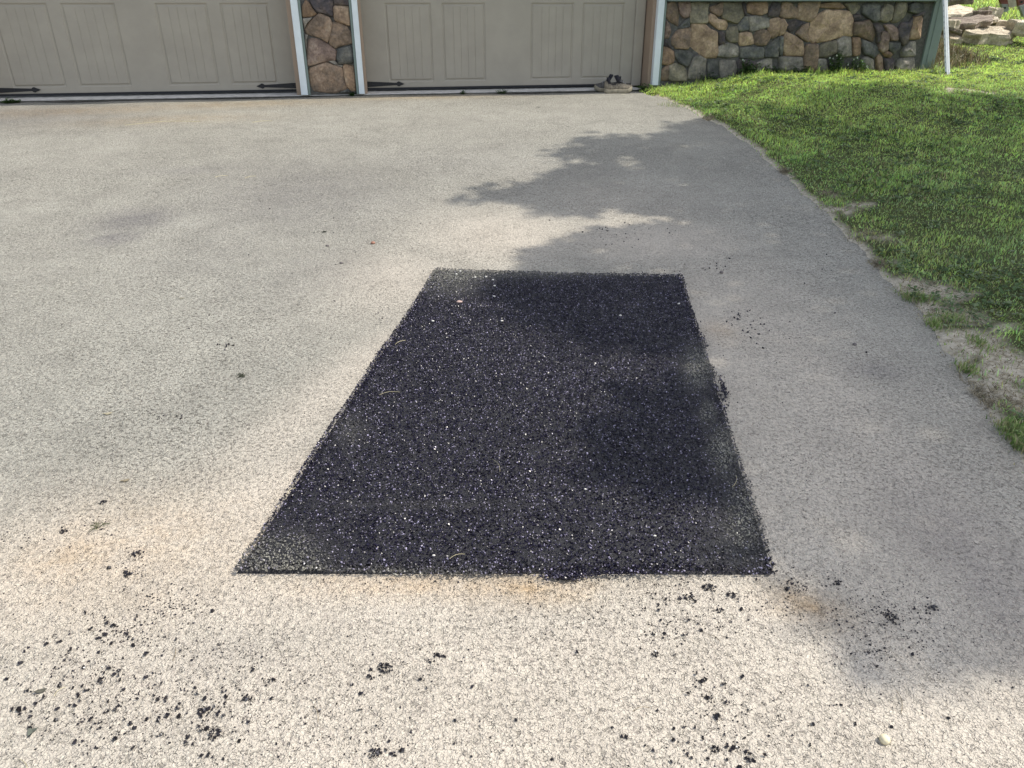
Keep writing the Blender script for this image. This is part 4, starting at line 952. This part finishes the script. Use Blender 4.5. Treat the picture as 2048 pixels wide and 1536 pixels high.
# ------------------------------------------------------------------ pebble and litter on the driveway
def blob_obj(name, px, py, r, sq, mat, lab, cat, seed=0, group=None, zf=None):
    p = on_drive(px, py, 0); bm = bmesh.new(); bmesh.ops.create_icosphere(bm, subdivisions=2, radius=1)
    for v_ in bm.verts:
        k = 1 + .16*mnoise.noise(v_.co*1.4+Vector((seed, 0, 0))) + .05*mnoise.noise(v_.co*4+Vector((0, seed, 0))); v_.co = Vector((v_.co.x*k*r, v_.co.y*k*r*sq[0], v_.co.z*k*r*sq[1]))
    me = bpy.data.meshes.new(name); bm.to_mesh(me); bm.free(); me.materials.append(mat); me.polygons.foreach_set("use_smooth", [True]*len(me.polygons))
    o = bpy.data.objects.new(name, me); C.objects.link(o); o.location = (p.x, p.y, (drive_z(p.x, p.y) if zf is None else zf(p)) + r*sq[1]*.72); tag(o, lab, cat, group); return o
M['cream'] = flat("cream_quartz", (.72,.64,.44), .6, .1, 60, .4, .001); M['greypeb'] = flat("grey_pebble", (.16,.14,.13), .7, .3, 60); M['redpeb'] = flat("reddish_pebble", (.30,.15,.10), .7, .3, 60)
blob_obj("pebble", 1767, 1486, .0095, (1, .85), M['cream'], "round cream-white pebble on the driveway near the bottom right corner", "pebble", 3)
blob_obj("pebble", 746, 488, .012, (.9, .6), M['redpeb'], "small reddish brown pebble on the driveway above and left of the patch", "pebble", 4)
blob_obj("pebble", 1443, 545, .010, (.9, .7), M['greypeb'], "grey pebble just beyond the patch's far right corner", "pebble", 5)
blob_obj("pebble", 1709, 690, .008, (.9, .7), M['greypeb'], "grey pebble in the shade between patch and lawn", "pebble", 6)
for q, (a, b) in enumerate(((683,528),(655,493))): blob_obj("pebble", a, b, .010, (.5, .5), M['greypeb'], ("flat dark pebble left of the patch's far corner, nearer of two", "flat dark pebble left of the patch's far corner, farther of two")[q], "pebble", 7+q)
ph_ = lambda p: drive_z(p.x, p.y)+patch_h(p.x, p.y)
M['pinkchip'] = flat("pink_stone_chip", (.50,.36,.31), .7, .1, 60); M['palechip'] = flat("pale_stone_chip", (.62,.60,.54), .6, .1, 60)
blob_obj("stone_chip", 919, 612, .014, (.6, .4), M['pinkchip'], "pinkish flat stone chip on the far left of the black patch", "stone chip", 9, zf=ph_)
CH = [(921,548),(913,554),(950,559),(972,557),(986,564),(989,577),(988,599),(1004,649),(866,649),(1357,612),(1308,1085),(868,1120),(1170,990),(1240,640)]
CHL = "pale stone chip bedded among the black gravel of the patch"
for q, (a, b) in enumerate(CH): blob_obj("stone_chip", a, b, .0062 if b < 700 else .004, (.7, .6), M['palechip'], CHL, "stone chip", 20+q, "pale chips in the black patch", ph_)
# leaves, twigs, straw
def ground_leaf(name, px, py, pts, lift, col, lab, cat, scale=1, rot=0):
    p = on_drive(px, py); V = []; c, s2 = math.cos(rot), math.sin(rot)
    for x_, y_ in pts: V.append((p.x+(x_*c-y_*s2)*scale, p.y+(x_*s2+y_*c)*scale, drive_z(p.x, p.y)+.002+lift*abs(x_+y_*.6)*scale))
    n = len(V); V += [(x_, y_, z_-.0008) for x_, y_, z_ in V]; F = [tuple(range(n)), tuple(range(2*n-1, n-1, -1))]+[(k, (k+1) % n, (k+1) % n+n, k+n) for k in range(n)]
    me = bpy.data.meshes.new(name); me.from_pydata(V, [], F); o = link(name, me, flat(name+"_tone", col, .7, .25, 60)); tag(o, lab, cat); return o
LF = [(-1,0),(-.5,.32),(0,.42),(.5,.3),(1,.02),(.5,-.28),(0,-.4),(-.5,-.25)]
ground_leaf("leaf", 61, 1461, [(-.9,.9),(-.1,.5),(1,.6),(.3,-.2),(.1,-1.1),(-.4,-.2)], .3, (.10,.11,.085), "grey-green torn leaf near the left bottom corner", "leaf", .011)
ground_leaf("leaf", 80, 1380, LF, .3, (.08,.075,.055), "narrow dark leaf among the crumbs at lower left", "leaf", .012, .3)
ground_leaf("leaf", 215, 828, LF, .3, (.28,.25,.17), "slim tan leaf on the left of the driveway", "leaf", .016, .2)
ground_leaf("leaf", 250, 962, LF, .3, (.24,.20,.13), "slim brown leaf above the left crumbs", "leaf", .013, .3)
ground_leaf("leaf", 1808, 436, LF, .1, (.03,.028,.022), "tiny dark leaf scrap on the shaded driveway by the lawn", "leaf", .010, .1)
ground_leaf("leaf", 1563, 435, LF, .1, (.05,.045,.035), "tiny dark leaf scrap on the driveway behind the patch", "leaf", .012, .1)
ground_leaf("leaf", 1077, 215, LF, .1, (.03,.028,.025), "tiny dark scrap on the driveway in front of the right door", "leaf", .022, 0)
ground_leaf("leaf", 1245, 189, LF, .1, (.55,.52,.40), "pale leaf scrap on the driveway in front of the sneakers", "leaf", .035, 0)
ground_leaf("leaf", 363, 598, LF, .3, (.30,.28,.21), "small pale leaf on the left of the driveway by the dark smear", "leaf", .014, .2)
def debris(px, py, n, r, col, lab):
    rs = np.random.RandomState(int(px)); p = on_drive(px, py); z = drive_z(p.x, p.y); V = []; F = []; Cc = []
    for _ in range(n):
        a = rs.uniform(0, 3.14); x_, y_ = p.x+rs.normal(0, r*.5), p.y+rs.normal(0, r*.5); L = rs.uniform(.3, .9)*r; w_ = .0012; i = len(V); dx, dy = math.cos(a)*L, math.sin(a)*L; h_ = rs.uniform(.001, .008)
        V += [(x_-dx, y_-dy, z+.001), (x_-dx, y_-dy+w_, z+.001), (x_, y_+w_, z+h_+.002), (x_, y_, z+h_), (x_+dx, y_+dy, z+.001), (x_+dx, y_+dy+w_, z+.001)]; F += [(i, i+1, i+2, i+3), (i+3, i+2, i+5, i+4)]; Cc += [np.array(col)*rs.uniform(.5, 1.5)]*6
    o = link("debris_tuft", mesh_np("debris_tuft", V, F, np.array(Cc)), M['leaf']); tag(o, lab, "debris")
debris(482, 751, 26, .016, (.055,.06,.04), "dark tuft of dried moss on the left of the driveway")
debris(649, 466, 16, .016, (.04,.045,.03), "small dark tuft of moss above the flat pebbles")
debris(190, 1054, 14, .018, (.12,.13,.07), "wisp of dry grass among the left crumbs")
debris(1800, 470, 10, .03, (.06,.07,.04), "dark twiggy tuft on the shaded driveway edge")
def straw(px, py, px2, py2, col, lab, zf=0, bow=.1):
    a, b = on_drive(px, py), on_drive(px2, py2); V = []; F = []; n = 7; d_ = (b-a); side = Vector((-d_.y, d_.x, 0)).normalized(); w_ = .0005*max(1, a.y*.45)
    for k in range(n):
        t = k/(n-1); p = a.lerp(b, t)+side*(d_.length*bow*math.sin(math.pi*t)); z = drive_z(p.x, p.y)+zf+.002+.003*math.sin(math.pi*t)
        V += [(p.x-side.x*w_, p.y-side.y*w_, z), (p.x, p.y, z+w_*1.6), (p.x+side.x*w_, p.y+side.y*w_, z)]
        if k: i = 3*(k-1); F += [(i, i+1, i+4, i+3), (i+1, i+2, i+5, i+4), (i+2, i, i+3, i+5)]
    me = bpy.data.meshes.new("straw"); me.from_pydata(V, [], F); o = link("straw", me, M['straw'] if col else M['strawdark']); tag(o, lab, "straw")
M['straw'] = flat("dry_straw", (.52,.46,.28), .7, .15, 80); M['strawdark'] = flat("brown_straw", (.20,.15,.08), .7, .2, 80)
for a in [(628,1415,636,1448,0,"thin brown straw left of bottom centre"),(1265,1425,1300,1418,0,"thin brown straw below the patch right of centre"),(1790,1385,1800,1432,0,"upright-looking thin brown straw in sun below the shade"),
          (36,1515,55,1545,1,"pale straw at the bottom left corner"),(107,1390,130,1372,1,"pale straw by the lower left crumbs"),(350,1295,345,1322,0,"short brown straw at the left of the driveway"),
          (1415,1273,1440,1286,0,"curved brown straw under the right clumps"),(430,355,455,352,1,"pale straw on the far left of the driveway"),(490,357,512,353,1,"short pale straw beside another on the far left of the driveway"),
          (250,252,400,245,1,"long pale straw lying parallel to the left door"),(505,245,545,242,1,"pale straw right of the long one before the left door")]: straw(*a)
for a in [(900,1130,930,1121,1,"curved pale straw on the near left part of the patch"),(575,1000,592,986,1,"short pale straw on the patch's left edge"),(1470,965,1462,988,1,"pale straw standing out at the patch's right edge"),
          (985,930,1000,955,1,"thin pale straw in the patch's middle"),(760,800,800,795,1,"thin pale straw on the upper left of the patch"),
          (790,700,812,690,1,"short faint straw at the patch's far left")]: straw(*a, zf=.016)

# ------------------------------------------------------------------ shade tree to the right, outside the frame
SH = [(1510,212),(1600,222),(1640,207),(1600,192),(1700,180),(1780,168),(1840,180),(1870,200),(1960,192),(2048,207),(2500,225),(2900,300),(3300,700),(3000,1500),(2300,1450),(2100,1330),(2048,1290),(1960,1330),
      (1880,1400),(1830,1385),(1760,1320),(1650,1245),(1570,1190),(1545,1130),(1500,1010),(1400,985),(1290,995),(1200,960),(1180,870),(1240,800),(1340,780),(1360,720),(1280,690),(1180,690),(1080,650),(990,610),
      (1000,560),(1040,520),(1070,490),(1150,470),(1200,462),(1330,452),(1400,440),(1330,425),(1240,418),(1150,427),(1090,432),(1060,418),(1090,405),(1000,402),(900,397),(980,378),(1060,368),(1110,360),(1080,345),
      (1130,335),(1190,330),(1130,312),(1105,300),(1180,290),(1160,275),(1230,273),(1300,283),(1330,264),(1370,258),(1330,250),(1400,240),(1460,252),(1430,228),(1500,250),(1560,275),(1530,245)]
HOLES = [(1255,323,38,9),(1325,341,24,6),(1395,286,30,6),(1460,433,26,6),(1400,735,26,14),(1440,905,14,34),(1600,300,40,12),(1520,232,30,8)]
def in_poly(px, py, poly):
    r = np.zeros(len(px), bool); n = len(poly)
    for k in range(n):
        x1, y1 = poly[k]; x2, y2 = poly[(k+1) % n]; c = ((y1 > py) != (y2 > py)) & (px < (x2-x1)*(py-y1)/((y2-y1) if y2 != y1 else 1e-9)+x1); r ^= c
    return r
rs = np.random.RandomState(21); n = 160000; gx = rs.uniform(-.6, 7.2, n); gy = rs.uniform(.9, 10.5, n); gz = np.where(gx > edge_x(gy), Hl(gx, gy), Hd(gy))
px, py = project(gx, gy, gz); ok = in_poly(px, py, SH)
for hx, hy, a, b in HOLES: ok &= ((px-hx)/a)**2+((py-hy)/b)**2 > 1
gx, gy, gz = gx[ok], gy[ok], gz[ok]; LD = 1000.   # leaves per square metre of shadow
m = int(min(len(gx), LD*len(gx)/n*7.8*9.6)); sel = rs.permutation(len(gx))[:m]; gx, gy, gz = gx[sel], gy[sel], gz[sel]; print("tree leaves", m)
gx += rs.normal(0, .05, m); gy += rs.normal(0, .05, m)*np.clip(gy/4, .8, 2)
hh = 5.2 + 1.6*(np.sin(gx*1.3)*np.sin(gy*1.1)*.5+.5) + rs.uniform(0, 1.8, m); tt = (hh-gz)/SUN.z
LC = np.stack([gx+SUN.x*tt, gy+SUN.y*tt, hh], 1); R_ = rand_rot(m, rs); R_ = R_ 
L0 = np.array([(-1,0,0),(-.2,.5,.08),(1,0,0),(-.2,-.5,.08)])*.085
V = np.einsum('nij,kj->nki', R_, L0)*rs.uniform(.7, 1.3, (m, 1, 1)) + LC[:, None, :]; F = np.array([(0,1,2),(0,2,3)])[None]+(np.arange(m)*4)[:, None, None]
cc = np.array([.05,.10,.025])*rs.uniform(.6, 1.4, (m, 1))
ctr = LC.mean(0); tb = Vector((ctr[0]+.9, ctr[1]+.2, 0)); tb.z = float(Hl(tb.x, tb.y))
tree = empty("shade_tree", tuple(tb)); tag(tree, "leafy shade tree at the lawn's right whose crown dapples the driveway", "tree")
o = link("crown", mesh_np("crown", V.reshape(-1, 3), F.reshape(-1, 3), np.repeat(cc, 4, 0)), M['leaf'], tree); o['kind'] = 'stuff'
def limb(bm, a, b, r0, r1, seg=5):
    ns = 6; prev = None; ax = (b-a).normalized(); s1 = ax.orthogonal().normalized(); s2 = ax.cross(s1)
    for k in range(seg+1):
        t = k/seg; p = a.lerp(b, t)+s1*math.sin(t*3)*.06*(b-a).length*.4*t; r = r0+(r1-r0)*t; ring = [bm.verts.new(p+s1*math.cos(j*1.0472)*r+s2*math.sin(j*1.0472)*r) for j in range(ns)]
        if prev:
            for j in range(ns): bm.faces.new([prev[j], prev[(j+1) % ns], ring[(j+1) % ns], ring[j]])
        prev = ring
bm = bmesh.new(); fork = tb+Vector((0, 0, 3.4)); limb(bm, tb-Vector((0, 0, .1)), fork, .20, .14); bm_obj("trunk", bm, M['bark'], tree)
bm = bmesh.new(); pick = rs.permutation(m)[:26]
for k in pick: e = Vector(LC[k]); e.z -= .2; mid = fork.lerp(e, .5)+Vector((0, 0, .5)); limb(bm, fork, mid, .05, .028, 3); limb(bm, mid, e, .027, .006, 3)
bm_obj("limbs", bm, M['bark'], tree)
